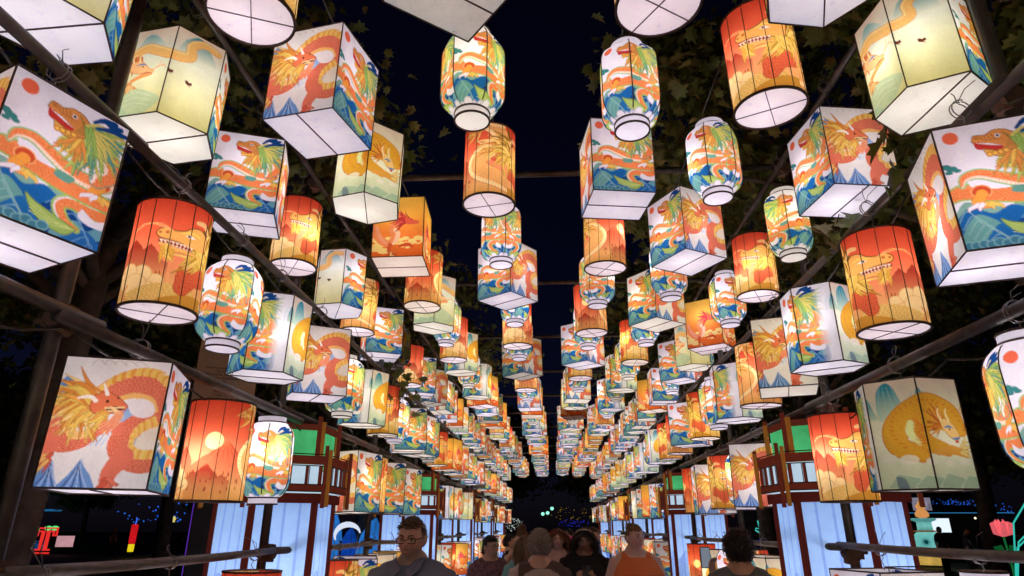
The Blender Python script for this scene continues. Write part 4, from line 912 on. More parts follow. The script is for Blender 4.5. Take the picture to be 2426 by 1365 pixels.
for i, (x, y) in enumerate(FARS):
    t = thing('shade_tree', 'dark leafy tree, %s counted from the entrance on the %s' % (ORD[LAWN[x > 0].index((x, y))], WHERE[x > 0]) if y < 38 else 'distant dark tree past the tunnel end, %s counted from the board side' % ORD[FAR2.index((x, y))], 'tree', (x, y, 0), R.uniform(0, 6.28), 'dark trees on the lawns' if y < 38 else 'distant dark trees')
    s = R.uniform(.85, 1.2); t.scale = (s, s, s * R.uniform(.9, 1.15)); obj('crown', FARC, t); obj('trunk', FART, t)

# ================================================================ other lantern displays on the lawns
G = lambda n, c, s=.9, **k: glow(n, tuple(lin(*c)), s, **k)
# red letter T
t = thing('neon_letter', 'large red outlined neon letter T on the dark lawn', 'sign', (-34.2, 44, .12)); M_T = G('red_neon', (240, 50, 46), .9)
def bars(rects, y, d): 
    b = MB()
    for x0, x1, z0, z1 in rects: b.box(((x0 + x1) / 2, y, (z0 + z1) / 2), ((x1 - x0) / 2, d, (z1 - z0) / 2))
    return b
outer = [(-.82, .82, 1.46, 1.56), (-.82, -.72, 1.0, 1.46), (.72, .82, 1.0, 1.46), (-.72, -.5, 1.0, 1.08), (.5, .72, 1.0, 1.08)]
inner = [(-.6, .6, 1.26, 1.36), (-.6, -.5, 1.08, 1.26), (.5, .6, 1.08, 1.26), (-.30, -.07, .2, 1.26), (.07, .30, .2, 1.26), (-.52, .52, .1, .2), (-.52, .52, -.1, 0)]
obj('outline', bars(outer, 0, .04).mesh('outline', M_T), t); obj('letter', bars(inner, 0, .04).mesh('letter', M_T), t); obj('stand', bars([(-.03, .03, -.14, .1)], .06, .02).mesh('stand', M_CORD), t)
def screen(lab, loc, w, h, c, s=.9):
    t = thing('lit_screen', lab, 'screen', loc); obj('panel', MB().box((0, 0, 0), (w / 2, .03, h / 2)).mesh('panel', M_CORD), t); obj('display', mesh('display', [(-w / 2 * .96, -.035, -h / 2 * .92), (w / 2 * .96, -.035, -h / 2 * .92), (w / 2 * .96, -.035, h / 2 * .92), (-w / 2 * .96, -.035, h / 2 * .92)], [(0, 1, 2, 3)], G('display_%d' % c[1], c, s, var=.25, scale=3)), t)
    obj('leg', MB().box((0, .0, -loc[2] / 2 - h / 4), (.04, .03, loc[2] / 2 - h / 4)).mesh('leg', M_CORD), t); return t
screen('small white lit screen beside the red neon letter', (-38.7, 48, .85), .95, .25, (226, 222, 255))
screen('pinkish lit screen on the lawn beside the red neon letter', (-32.7, 44, .80), 1.3, .75, (236, 178, 186), .7)
for i, x in enumerate((-43.6, -42.2, -40.8)):                                              # blue-lit fence panels
    t = thing('fence_panel', 'low blue-lit railing behind the red neon letter, %s from the floodlights' % ORD[i], 'fence', (x, 52, 0), 0, 'blue-lit railings on the lawn'); M_BL = G('blue_railing', (30, 110, 190), .35, var=.5, scale=2)
    obj('top_rail', MB().box((0, 0, .62), (.68, .03, .05)).mesh('top_rail', M_BL), t)
    for k in range(4): obj('panel', MB().box((-.5 + .33 * k, 0, .25), (.13, .02, .24)).mesh('panel', M_BL), t)
for lab, x, y, z in (('green floodlight on a tall pole above the blue railing', -49.8, 60, 1.65), ('green floodlight on a pole behind the white screen', -48, 60, 1.5), ('green floodlight on a pole behind the red neon letter', -46.2, 60, 1.6)):
    t = thing('floodlight', lab, 'lamp', (x, y, 0)); obj('pole', MB().tube([(0, 0, 0), (0, 0, z - .15)], .05, 6).mesh('pole', M_CORD), t); M_F = G('green_flood', (80, 240, 130), 1.0)
    for s in (-1, 1): obj('lamp_head', MB().lathe([(.08, -.2), (.26, -.1), (.3, .08), (.12, .2)], 10, (s * .32, 0, z)).mesh('lamp_head', M_F, True), t)
t = thing('firecracker_lantern', 'slim red firecracker lantern with yellow foot and blue wick', 'lantern', (-25.5, 40, 0)); obj('tube', MB().lathe([(.16, .75), (.19, .85), (.19, 1.8), (.15, 1.86)], 12).mesh('tube', G('red_tube', (226, 26, 34), .85, var=.3, scale=5), True), t)
obj('foot', MB().lathe([(.15, .3), (.17, .4), (.17, .73)], 12).mesh('foot', G('yellow_foot', (240, 214, 30), .9), True), t); obj('wick', MB().tube([(0, 0, 1.86), (.04, 0, 2.05), (.02, 0, 2.25)], .04, 6).mesh('wick', G('blue_wick', (70, 110, 250), 1.0), True), t); obj('stand', MB().tube([(0, 0, 0), (0, 0, .3)], .05, 6).mesh('stand', M_CORD), t)
t = thing('gate_lantern', 'yellow-edged lantern gatepost with teal side and flower bracket', 'lantern', (-26.1, 44, .2)); obj('pillar', MB().box((0, 0, .9), (.13, .1, .95)).mesh('pillar', G('pale_gate', (190, 200, 180), .5, var=.6, scale=6)), t)
obj('edge', MB().box((.2, -.02, .85), (.06, .08, .88)).box((.32, -.02, 1.75), (.16, .08, .05)).box((.46, -.02, 1.88), (.05, .08, .12)).mesh('edge', G('yellow_edge', (240, 230, 70), .85)), t); obj('side', MB().box((-.22, 0, .85), (.07, .1, .88)).mesh('side', G('teal_side', (20, 120, 160), .5)), t)
b = MB()
for k in range(6): a = k * PI / 3; b.tube([(.62, 0, 2.0), (.62 + .12 * math.cos(a), -.03, 2.0 + .16 * math.sin(a)), (.62 + .2 * math.cos(a + .3), 0, 2.0 + .26 * math.sin(a + .3))], [.06, .09, .02], 6)
obj('flower', b.mesh('flower', G('cream_flower', (240, 220, 120), .8), True), t); obj('canopy', MB().box((.1, 0, 2.22), (.65, .12, .04)).mesh('canopy', G('blue_canopy', (20, 70, 190), .5)), t)
M_JEL = [G('jelly_blue', (30, 80, 230), .55, var=.6, scale=3), G('jelly_cyan', (50, 150, 220), .45, var=.6, scale=3)]
for i, (x, y, z, r) in enumerate(((-29.6, 36, 3.1, .9), (-33.1, 40, 2.75, 1.3), (-33.4, 40, 2.2, 1.0), (-31.2, 40, 2.65, .7))):
    t = thing('lotus_leaf_lantern', ['highest blue parasol-shaped leaf lantern above the lawn', 'widest cyan leaf lantern on a thin stalk', 'lowest blue leaf lantern on a thin stalk', 'smallest cyan leaf lantern beside the widest one'][i], 'lantern', (x, y, 0), 0, 'blue leaf lanterns on the lawn'); b = MB(); nn = 14
    obj('leaf', MB().lathe([(.05, .10), (r * .5, .06), (r * .85, -.02), (r, .05), (r * .9, .0), (r * .5, .03)], nn, (0, 0, z)).mesh('leaf', M_JEL[i % 2], True), t); obj('stalk', MB().tube([(0, 0, 0), (.1, 0, z * .5), (0, 0, z)], .025, 6).mesh('stalk', M_CORD, True), t)
# blue petal lanterns seen through the columns
M_PET = [G('petal_blue', (24, 92, 226), .55, var=.55, scale=3), G('petal_sky', (50, 140, 240), .75, var=.5, scale=2.5)]
def petal(lab, x, y, h, r, lean, mi):
    t = thing('petal_lantern', lab, 'lantern', (x, y, 0)); rs = [(.35, 0), (.8, .2), (1, .45), (.85, .7), (.45, .9), (.05, 1.0)]
    b = MB(); b.tube([(lean * q * q * h, 0, q * h) for _, q in rs], [r * s for s, _ in rs], 12); obj('skin', b.mesh('skin', M_PET[mi], True), t)
    rb = MB()
    for k in range(6):
        a = k * PI / 3; rb.tube([(lean * q * q * h + r * s * 1.01 * math.cos(a), r * s * 1.01 * math.sin(a), q * h) for s, q in rs], .008, 4)
    obj('rib', rb.mesh('rib', M_CORD), t); return t
petal('tall blue glowing petal lantern curving to the path, behind the handrail', -6.05, 22, 2.0, .42, .12, 1); petal('dark blue petal lantern beside the white crescent lantern', -6.75, 22.2, 1.7, .34, .05, 0); petal('pale blue petal lantern next to the first pagoda column', -7.35, 22.5, 2.3, .36, -.04, 1)
petal('slim blue petal lantern half hidden behind the second pagoda column', -4.9, 24, 1.9, .3, .0, 0)
t = thing('crescent_lantern', 'white crescent lantern glowing above the blue petals', 'lantern', (-6.7, 21.6, 0)); obj('crescent', MB().tube([(-.42 * math.cos(a) + .1, 0, 1.45 + .34 * math.sin(a)) for a in np.linspace(-.4, 2.9, 12)], [.02 + .07 * math.sin(PI * k / 11) for k in range(12)], 8).mesh('crescent', G('white_crescent', (226, 236, 255), .9), True), t)
obj('stand', MB().tube([(-.1, 0, 0), (-.1, 0, 1.3)], .03, 6).mesh('stand', M_CORD), t)
# urn with gourd
t = thing('urn_lantern', 'large turquoise urn lantern topped by an orange gourd on a yellow plinth', 'lantern', (17.0, 32, .0)); M_U = paper('turquoise_lamp_skin', .34, tuple(lin(120, 196, 196))); M_U2 = G('amber_plinth', (240, 196, 96), .7, var=.4, scale=3)
obj('body', MB().lathe([(.3, .68), (.55, .8), (.62, 1.05), (.58, 1.25), (.42, 1.45), (.3, 1.52)], 20).mesh('body', M_U, True), t); obj('neck', MB().lathe([(.45, 1.53), (.32, 1.58), (.30, 1.9), (.36, 1.95), (.52, 2.0), (.52, 2.06), (.4, 2.09)], 20).mesh('neck', M_U, True), t)
bulb_in(t, (0, 0, 1.1), 9, (1, .95, .85)); bulb_in(t, (0, 0, 1.75), 3, (1, .95, .85)); obj('collar', MB().lathe([(.50, 1.50), (.52, 1.53), (.46, 1.56)], 20).mesh('collar', M_GOLD, True), t); obj('plinth', MB().lathe([(.60, .12), (.66, .16), (.64, .45), (.5, .5)], 20).mesh('plinth', M_U2, True), t); obj('foot', MB().lathe([(.52, .5), (.56, .56), (.36, .68)], 20).mesh('foot', M_U, True), t)
obj('gourd', MB().lathe([(.1, 2.08), (.27, 2.16), (.29, 2.28), (.2, 2.42), (.14, 2.47), (.2, 2.55), (.2, 2.63), (.1, 2.74), (.03, 2.86)], 16).mesh('gourd', G('orange_gourd', (244, 168, 96), .8, var=.25, scale=4), True), t)
for s in (-1, 1):
    e = obj('ear', MB().lathe([(.16, 0), (.17, .03), (.1, .05)], 14).mesh('ear', M_U, True), t, (s * .34, -.52, 1.08), (PI / 2, 0, s * .55)); obj('ear_hole', MB().lathe([(.09, .05), (.02, .056)], 12).mesh('ear_hole', G('deep_teal', (20, 110, 116), .3), True), e)
# kiosk
t = thing('food_kiosk', 'dark food kiosk with awning, bright serving window and poster', 'kiosk', (20.6, 37, 0)); t.scale = (1.28, 1.28, 1.2); M_K = surf('dark_kiosk', (.02, .018, .02), (.035, .03, .03))
obj('body', MB().box((0, .8, 1.05), (1.9, .7, 1.05)).mesh('body', M_K), t); rf = MB(); rf.add([(-2.1, -.9, 2.05), (2.4, -.9, 1.82), (2.4, 1.6, 2.3), (-2.1, 1.6, 2.5), (-2.1, -.9, 2.1), (2.4, -.9, 1.87), (2.4, 1.6, 2.35), (-2.1, 1.6, 2.55)], [(3, 2, 1, 0), (4, 5, 6, 7), (0, 1, 5, 4), (1, 2, 6, 5), (2, 3, 7, 6), (3, 0, 4, 7)]); obj('awning', rf.mesh('awning', M_K), t)
obj('serving_window', mesh('serving_window', [(-.75, .09, 1.2), (.35, .09, 1.2), (.35, .09, 1.78), (-.75, .09, 1.78)], [(0, 1, 2, 3)], G('bright_window', (226, 240, 255), 1.1)), t); obj('poster', MB().box((-1.15, -.92, 2.35), (.36, .02, .26)).mesh('poster', G('grey_poster', (186, 180, 205), .55, var=.6, scale=4)), t)
for k in range(3): obj('bulb', MB().lathe([(.01, -.05), (.05, 0), (.01, .05)], 8, (1.0 + .16 * k, -.6, 1.78 + .025 * k)).mesh('bulb', G('warm_bulb', (255, 240, 210), 1.4), True), t)
obj('trim', MB().box((.15, -.905, 1.99), (2.2, .01, .015)).mesh('trim', G('blue_trim', (60, 160, 230), .5)), t)
# pink lotus
t = thing('lotus_lantern', 'pink lotus flower lantern on a green stem by the teal light tubes', 'lantern', (11.45, 18, 0)); t.scale = (.62, .62, .95); M_LO = paper('pink_petal', .42, tuple(lin(240, 134, 144))); bulb_in(t, (0, 0, 1.85), 3, (1, .9, .85))
for k in range(10):
    a = 2 * PI * k / 10; r = .16 + .12 * (k % 2); b = MB(); b.tube([(0, 0, 1.58), (r * math.cos(a), r * math.sin(a), 1.70), (r * 1.15 * math.cos(a), r * 1.15 * math.sin(a), 1.88), (r * .8 * math.cos(a), r * .8 * math.sin(a), 2.0 - .06 * (k % 2))], [.03, .11, .09, .01], 8); obj('petal', b.mesh('petal', M_LO, True), t)
obj('stem', MB().tube([(0, 0, 0), (.05, 0, .8), (0, 0, 1.6)], .04, 8).mesh('stem', G('green_stem', (30, 140, 70), .4), True), t)
for s in (-1, 1): b = MB(); b.tube([(0, 0, .9), (s * .25, 0, 1.25), (s * .5, 0, 1.3)], [.02, .14, .01], 8); obj('leaf', b.mesh('leaf', G('green_leaf_lamp', (26, 120, 60), .35), True), t)
t = thing('light_tube_fountain', 'fountain of arching teal light tubes', 'light sculpture', (7.75, 11, 0)); M_TE = G('teal_tube', (60, 214, 196), .75)
for k in range(16):
    h = R.uniform(1.7, 2.25)
    b2 = MB(); b2.tube([(-.75 + .06 * k + .0 * a, .2 * math.sin(k), 0), (-.72 + .05 * k, .2 * math.sin(k), h * .45), (-.55 + .045 * k, .15 * math.sin(k), h * .8), (-.1 + .05 * k, .1, h)], .013, 6); obj('tube', b2.mesh('tube', M_TE, True), t)
# neon hand, scrolls and lily
t = thing('neon_hand', 'cyan neon outline of an open hand above blue neon scrolls', 'neon sign', (6.7, 22, 0)); b = MB()
b.tube([(-.02, 0, 1.35), (-.06, 0, 1.5), (-.24, 0, 1.62), (-.22, 0, 1.68), (-.1, 0, 1.66), (-.14, 0, 1.9), (-.08, 0, 1.9), (-.03, 0, 1.74), (-.02, 0, 1.98), (.04, 0, 1.98), (.05, 0, 1.74), (.13, 0, 1.96), (.19, 0, 1.93), (.16, 0, 1.7), (.1, 0, 1.5), (.06, 0, 1.35)], .016, 6); obj('hand', b.mesh('hand', G('cyan_neon', (70, 226, 214), .9), True), t)
for cx, s in ((-.1, 1), (.3, -1), (.75, 1)):
    b = MB(); b.tube([(cx + s * (.2 - .018 * q) * math.cos(q * .5), .03, 1.2 + (.2 - .018 * q) * math.sin(q * .5)) for q in range(10)] , .014, 5); obj('scroll', b.mesh('scroll', G('blue_neon', (36, 60, 240), .85), True), t)
b = MB()
for k in range(5): b.tube([(.45, .02, 1.15), (.45 + .16 * math.cos(k * .7 + .2), .02, 1.15 + .2 * math.sin(k * .7 + .2))], [.03, .05], 6)
obj('flower', b.mesh('flower', G('yellow_neon', (240, 200, 40), .9), True), t); obj('stand', MB().box((.2, .08, .5), (.4, .03, .5)).mesh('stand', M_CORD), t)
# brick wall behind the hand
wl = thing('brick_wall', 'dark brick wall of a park building beyond the neon hand', 'wall', (8.6, 25.5, 0)); wl['kind'] = 'thing'; obj('core', MB().box((0, .12, 1.5), (1.5, .1, 1.5)).mesh('core', surf('dark_mortar', (.02, .022, .03))), wl)
bk = MB().box((0, 0, 0), (.105, .03, .032)).mesh('brick', surf('dark_blue_brick', (.03, .035, .06), (.05, .05, .075), 3, .8))
for r_ in range(18):
    for c_ in range(12): obj('brick', bk, wl, (-1.36 + .235 * c_ + (.117 if r_ % 2 else 0), R.uniform(-.004, .004), .9 + .085 * r_))
# lights strung in the trees
def strings(lab, c, rad, n, col, s, seed, r=.03):
    q = random.Random(seed); b = MB()
    for _ in range(n):
        d = Vector((q.gauss(0, 1), q.gauss(0, 1), q.gauss(0, 1))).normalized() * q.uniform(.3, 1) ** .5; p = (d.x * rad[0], d.y * rad[1], d.z * rad[2]); rr = r * q.uniform(.5, 1.4)
        b.add([(p[0] + rr, p[1], p[2]), (p[0] - rr, p[1], p[2]), (p[0], p[1] + rr, p[2]), (p[0], p[1] - rr, p[2]), (p[0], p[1], p[2] + rr), (p[0], p[1], p[2] - rr)], [(0, 2, 4), (2, 1, 4), (1, 3, 4), (3, 0, 4), (2, 0, 5), (1, 2, 5), (3, 1, 5), (0, 3, 5)])
    t = thing('string_lights', lab, 'string lights', c); o = obj('bulbs', b.mesh('bulbs', G('string_%d' % seed, col, s)), t); o['kind'] = 'stuff'
    w = MB(); w.tube([(rad[0] * math.cos(k * .8) * .8, rad[1] * math.sin(k * 1.3) * .8, rad[2] * math.sin(k * .55) * .9) for k in range(22)], .006, 4); obj('cable', w.mesh('cable', M_CORD), t)
strings('blue fairy lights in the trees behind the kiosk', (25.5, 45, 2.7), (4.2, 1.5, .75), 420, (40, 110, 250), .8, 61, .035)
strings('blue fairy lights low behind the kiosk awning', (24.6, 42, 1.3), (1.6, .8, .8), 160, (36, 90, 240), .8, 62, .05)
strings('yellow fairy lights in a tree past the tunnel end', (1.7, 52, 2.7), (2.6, 1, .6), 55, (226, 180, 40), .5, 63, .028)
strings('deep blue fairy lights hanging past the tunnel end', (1.6, 51, 1.95), (1.2, 1, .3), 60, (50, 60, 240), .6, 64, .028)
strings('white fairy lights wound round bushes past the tunnel end', (-3.3, 50, 1.9), (1.4, .6, .5), 90, (214, 226, 220), .7, 65, .035)
strings('yellow flower lights low in the plaza', (2.6, 47, 1.0), (.9, .5, .55), 110, (244, 210, 80), .8, 66, .04)
strings('pink flower lights low in the plaza', (.3, 49, .9), (1.6, .5, .45), 80, (244, 110, 190), .8, 67, .04)
strings('scattered blue lights over the lawn behind the sponsor board', (-25, 46, 2.6), (6, 2, .9), 70, (40, 110, 240), .8, 68, .06)
strings('blue sparkle lights in the tree behind the lower pipe', (-6.2, 20, 3.0), (1.2, .6, .5), 60, (60, 150, 250), .8, 69, .03)
for lab, x, y, z, c in (('lamp post with two green-white globes past the tunnel end', -.3, 45, 2.6, (150, 246, 214)),):
    t = thing('lamp_post', lab, 'lamp', (x, y, 0)); obj('pole', MB().tube([(0, 0, 0), (0, 0, z)], .05, 8).mesh('pole', M_CORD, True), t); obj('arm', MB().tube([(-.3, 0, z - .2), (0, 0, z), (.3, 0, z + .12)], .025, 6).mesh('arm', M_CORD, True), t)
    for s, dz in ((-.3, -.08), (.02, -.02), (.32, .26)): obj('globe', MB().lathe([(.03, -.11), (.1, -.06), (.12, 0), (.1, .07), (.03, .11)], 12, (s, 0, z + dz)).mesh('globe', G('lamp_globe', c, 1.3), True), t)
# ================================================================ people
import bmesh
M_SKIN = attr_surf('skin', .5, 60, .12, .08, .08); M_CLOTH = attr_surf('woven_cloth', .85, 420, .3, .3); M_HAIR = {}
def hair_mat(c):
    k = tuple(round(q, 3) for q in c)
    if k not in M_HAIR: M_HAIR[k] = surf('hair_%d' % len(M_HAIR), tuple(q * .6 for q in c), tuple(min(1, q * 1.4) for q in c), 60, .4, 0, 0, 40, .5)
    return M_HAIR[k]
M_EYE = surf('eye_white', (.55, .52, .5)); M_IRIS = surf('iris', (.015, .012, .01), rough=.15); M_GLASS = surf('spectacle_frame', (.01, .009, .009), rough=.3); M_SHOE = surf('dark_shoe', (.02, .02, .022), (.035, .033, .03))
def remeshed(v, f, size, smooth, disp=0, seed=0):
    me = bpy.data.meshes.new('tmp'); me.from_pydata([tuple(p) for p in v], [], f); o = bpy.data.objects.new('tmp', me); COL.objects.link(o)
    m = o.modifiers.new('r', 'REMESH'); m.mode = 'VOXEL'; m.voxel_size = size; m2 = o.modifiers.new('s', 'SMOOTH'); m2.iterations = smooth; m2.factor = .5
    dg = bpy.context.evaluated_depsgraph_get(); out = bpy.data.meshes.new_from_object(o.evaluated_get(dg)); bpy.data.objects.remove(o); bpy.data.meshes.remove(me)
    n = len(out.vertices); co = np.empty(n * 3, np.float32); out.vertices.foreach_get('co', co); co = co.reshape(-1, 3).astype(float)
    if disp:
        no = np.empty(n * 3, np.float32); out.vertices.foreach_get('normal', no); no = no.reshape(-1, 3); q = np.random.RandomState(seed); d = np.zeros(n)
        for _ in range(9):
            k = q.normal(size=3) * np.array([16, 16, 9]); d += np.sin(co @ k + q.uniform(0, 6)) / 9
        co = co + no * (d * disp)[:, None]; out.vertices.foreach_set('co', co.astype(np.float32).ravel())
    out.polygons.foreach_set('use_smooth', np.ones(len(out.polygons), bool)); out.update(); return out, co
def head_shape(scale=1.0, fem=False):
    bm = bmesh.new(); bmesh.ops.create_icosphere(bm, subdivisions=4, radius=1.0); bm.verts.ensure_lookup_table()
    V = np.array([v.co[:] for v in bm.verts]); F = [[v.index for v in f.verts] for f in bm.faces]; bm.free()
    x, y, z = V.T; g = lambda a, b, c, sx, sy, sz: np.exp(-((x - a) / sx) ** 2 - ((y - b) / sy) ** 2 - ((z - c) / sz) ** 2)
    low = np.clip(-z, 0, 1); P = np.stack([x * .077 * (1 - (.34 if fem else .26) * low ** 1.6), y * .098, z * .118], 1)
    P[:, 1] += np.where(y < 0, .012 * low, -.028 * low ** 1.5) + np.where(y > 0, .008 * np.clip(z, 0, 1), 0)
    d = .030 * g(0, -1, -.16, .13, .5, .12) + .016 * g(0, -1, .05, .10, .5, .18) - .014 * (g(.38, -.9, .12, .2, .5, .13) + g(-.38, -.9, .12, .2, .5, .13)) + .006 * g(0, -1, .30, .5, .5, .10)
    d += .008 * g(0, -1, -.47, .28, .5, .09) + .011 * g(0, -1, -.78, .26, .6, .16) + .006 * (g(.5, -.75, -.16, .25, .4, .22) + g(-.5, -.75, -.16, .25, .4, .22)) - .005 * g(0, -1, -.6, .3, .5, .06)
    P[:, 1] -= d; P[:, 0] += np.sign(x) * .006 * (g(.13, -.95, -.24, .1, .5, .09) + g(-.13, -.95, -.24, .1, .5, .09))
    return P * scale, F, V
def rotm(yaw, pitch, roll=0): return np.array(Matrix.Rotation(yaw, 3, 'Z') @ Matrix.Rotation(pitch, 3, 'X') @ Matrix.Rotation(roll, 3, 'Y'))
def hand(b, wrist, dirv, palm_n, grip, k):
    """palm, four fingers and a thumb; grip 0 relaxed .. 1 closed"""
    W, D, Nn = Vector(wrist), Vector(dirv).normalized(), Vector(palm_n).normalized(); S = D.cross(Nn).normalized()
    b.tube([W - D * .02, W + D * .03, W + D * .08], [.028 * k, .036 * k, .034 * k], 8, ry=[.018 * k, .016 * k, .014 * k])
    for i, (o, l) in enumerate(((-.027, .062), (-.009, .072), (.009, .068), (.026, .052))):
        p = W + D * .078 + S * o * k; c = .35 + .9 * grip; q1 = p + (D * math.cos(c * .6) + Nn * math.sin(c * .6)) * l * .45; q2 = q1 + (D * math.cos(c * 1.3) + Nn * math.sin(c * 1.3)) * l * .33; q3 = q2 + (D * math.cos(c * 2) + Nn * math.sin(c * 2)) * l * .25
        b.tube([p - D * .02, p, q1, q2, q3], [.009, .0095, .009, .0085, .0075], 6)
    p = W + D * .02 - S * .03 * k; b.tube([p, p - S * .022 + D * .03 + Nn * .012, p - S * .02 + D * .058 + Nn * (.02 + .02 * grip)], [.012, .0105, .009], 6)
REST = dict(el=(.27, .03, 1.13), wr=(.285, -.05, .88), grip=.3)
def person(name_label, loc, rz, H=1.70, wide=1.0, fem=False, skin=(.42, .26, .19), hair=None, top=None, low=None, arms=None, head=(0, 0, 0), glasses=False, beard=None, smile=False, fine=.009, group='people walking through the tunnel', deep=1.0, bust=0):
    root = thing('person', name_label, 'person', loc, rz, group); s = H / 1.75; w = wide; w2 = 1 + (wide - 1) * .8
    arms = arms or [REST, REST]; b = MB(); c = MB(); legs_c = MB()
    hip_w = (.175 if not fem else .185) * w; sh = (.185 if not fem else .168) * (1 + (w - 1) * .6)
    rings = [(.84, .13 * w, .11 * w2, 0), (.93, hip_w, .125 * w2, .01), (1.08, (.15 if not fem else .135) * w, .108 * w2, -.005 * w), (1.2, .16 * w, .115 * w2, -.01), (1.30, .17 * w, .12 * w2 + bust, -.012 - bust), (1.38, sh * 1.0, .108, .0), (1.435, sh * .86, .085, .012), (1.475, .085, .068, .018), (1.50, .06, .058, .018)]
    def torso(B, z0, z1, inf, add):
        rr = [q for q in rings if z0 - 1e-6 <= q[0] <= z1 + 1e-6]
        B.tube([(0, q[3], q[0]) for q in rr], [q[1] * inf + add for q in rr], 20, ry=[q[2] * inf + add for q in rr])
    torso(b, .84, 1.5, 1, 0); b.tube([(0, .02, 1.45), (0, .012, 1.52), (0, .0, 1.60)], [.064 * (1 + (w - 1) * .4), .056 * (1 + (w - 1) * .5), .056], 14)
    AR = []
    for sd in (-1, 1): b.tube([(sd * .03, .025, 1.535), (sd * .075, .022, 1.478), (sd * sh * .9, .015, 1.435)], [.045, .048, .05], 10)
    for sd, A in ((-1, arms[0]), (1, arms[1])):
        S = Vector((sd * sh * 1.04, .012, 1.405)); E = Vector((sd * A['el'][0] * (1 + (w - 1) * .55), A['el'][1], A['el'][2])); Wr = Vector((sd * A['wr'][0] * (1 + (w - 1) * .35), A['wr'][1], A['wr'][2])); k = (1 + (w - 1) * .7) * (.9 if fem else 1)
        P = [Vector((sd * sh * .62, .012, 1.425)), S, S.lerp(E, .5), E, E.lerp(Wr, .35), Wr]; r = [.05 * k, .062 * k, .052 * k, .042 * k, .041 * k, .027]
        b.tube(P, r, 12); AR.append((P, r)); d = (Wr - E).normalized(); pn = Vector(A.get('n', (-sd, -.2, 0))); hand(b, Wr, Vector(A['d']) if 'd' in A else d, pn - d * pn.dot(d), A['grip'], .92 if fem else 1)
    for sd in (-1, 1):
        P = [(sd * .085 * w, .0, .92), (sd * .1 * w, -.01, .7), (sd * .1, -.005, .48), (sd * .1, .02, .3), (sd * .1, .03, .08)]; r = [.095 * w, .085 * w, .06 * w2, .055, .038]; b.tube(P, r, 12); b.tube([(sd * .1, .07, .045), (sd * .105, -.03, .045), (sd * .11, -.13, .03)], [.036, .042, .03], 10)
        obj('shoe', MB().tube([(sd * .1 * s, .085 * s, .05 * s), (sd * .105 * s, -.03 * s, .05 * s), (sd * .11 * s, -.15 * s, .035 * s)], [.045 * s, .05 * s, .036 * s], 10).mesh('shoe', M_SHOE, True), root); legs_c.tube(P, [q * 1.1 + .018 for q in r], 12)
    Rm = rotm(*head); HC = np.array([0, -.014, 1.622]); HP, HF, HN = head_shape(1.0, fem); hp = HP @ Rm.T + HC; b.add([tuple(p) for p in hp], HF)
    for sd in (-1, 1):
        e = np.array([sd * .078, .008, -.004]) @ Rm.T + HC; b.tube([tuple(e + Rm @ np.array([0, 0, -.028])), tuple(e + Rm @ np.array([sd * .008, .006, .0])), tuple(e + Rm @ np.array([sd * .006, .01, .03]))], [.008, .014, .009], 8)
    me, co = remeshed(np.array(b.v) * s, b.f, fine, 3); L = (co / s - HC) @ Rm                     # head-local
    col = np.tile(np.array(skin), (len(co), 1)); blush = np.exp(-(((np.abs(L[:, 0]) - .042) / .02) ** 2) - ((L[:, 2] + .02) / .022) ** 2) * (L[:, 1] < -.03) + np.exp(-(L[:, 0] / .014) ** 2 - ((L[:, 2] + .02) / .015) ** 2) * (L[:, 1] < -.09)
    col = col * (1 - .22 * np.clip(blush, 0, 1)[:, None] * np.array([0, .8, .7]))
    if beard is not None:
        m = np.clip((-.028 - L[:, 2]) / .02, 0, 1) * (L[:, 1] < .02) * (L[:, 2] > -.135) * np.clip((-L[:, 1] + .02) / .03, 0, 1); m = m * (1 - np.exp(-(L[:, 0] / .02) ** 2 - ((L[:, 2] + .055) / .007) ** 2)); col = col * (1 - .8 * m[:, None]) + np.array(beard) * (.8 * m)[:, None]
    add_col(me, col); me.materials.append(M_SKIN); obj('body', me, root)
    hm = Matrix.LocRotScale(Vector(HC * s), Matrix([list(r_) for r_ in Rm]).to_quaternion(), Vector((s, s, s)))
    def on_head(nm, mb, mat, smooth=True, parent=None): o = obj(nm, mb.mesh(nm, mat, smooth), parent or root); o.matrix_local = hm if parent is None else Matrix(); return o
    hc = hair['c'] if hair else (.05, .03, .02)
    for sd in (-1, 1):
        e = MB(); e.lathe([(.001, -.0085), (.009, -.006), (.0135, 0), (.009, .006), (.001, .0085)], 10, (sd * .0315, -.0765, .012)); eo = on_head('eye', e, M_EYE); i = MB(); i.lathe([(.001, -.0062), (.0062, 0), (.001, .0062)], 8, (sd * .0315, -.0862, .0115)); on_head('iris', i, M_IRIS, True, eo)
        on_head('eyelid', MB().tube([(sd * .018, -.082, .013), (sd * .031, -.0905, .0205), (sd * .046, -.078, .014)], [.002, .0042, .002], 6), surf('lid_%d' % R.randrange(10 ** 6), tuple(q * .45 for q in skin)))
        on_head('eyebrow', MB().tube([(sd * .014, -.0975, .034), (sd * .03, -.0955, .040), (sd * .048, -.08, .034)], [.004, .0045, .002], 6), hair_mat(tuple(q * .7 for q in hc)))
    lipm = surf('lip_%d' % R.randrange(10 ** 6), (skin[0] * .82, skin[1] * .5, skin[2] * .52), rough=.4); k = 1.35 if smile else 1
    on_head('mouth', MB().tube([(-.024 * k, -.083, -.052 + (.006 if smile else 0)), (-.01, -.0985, -.0535), (0, -.1, -.0545), (.01, -.0985, -.0535), (.024 * k, -.083, -.052 + (.006 if smile else 0))], [.002, .0055, .006, .0055, .002], 8), lipm)
    if smile: on_head('teeth', MB().tube([(-.02, -.0935, -.054), (0, -.1035, -.0565), (.02, -.0935, -.054)], [.002, .0042, .002], 6), surf('teeth', (.6, .58, .54), rough=.3))
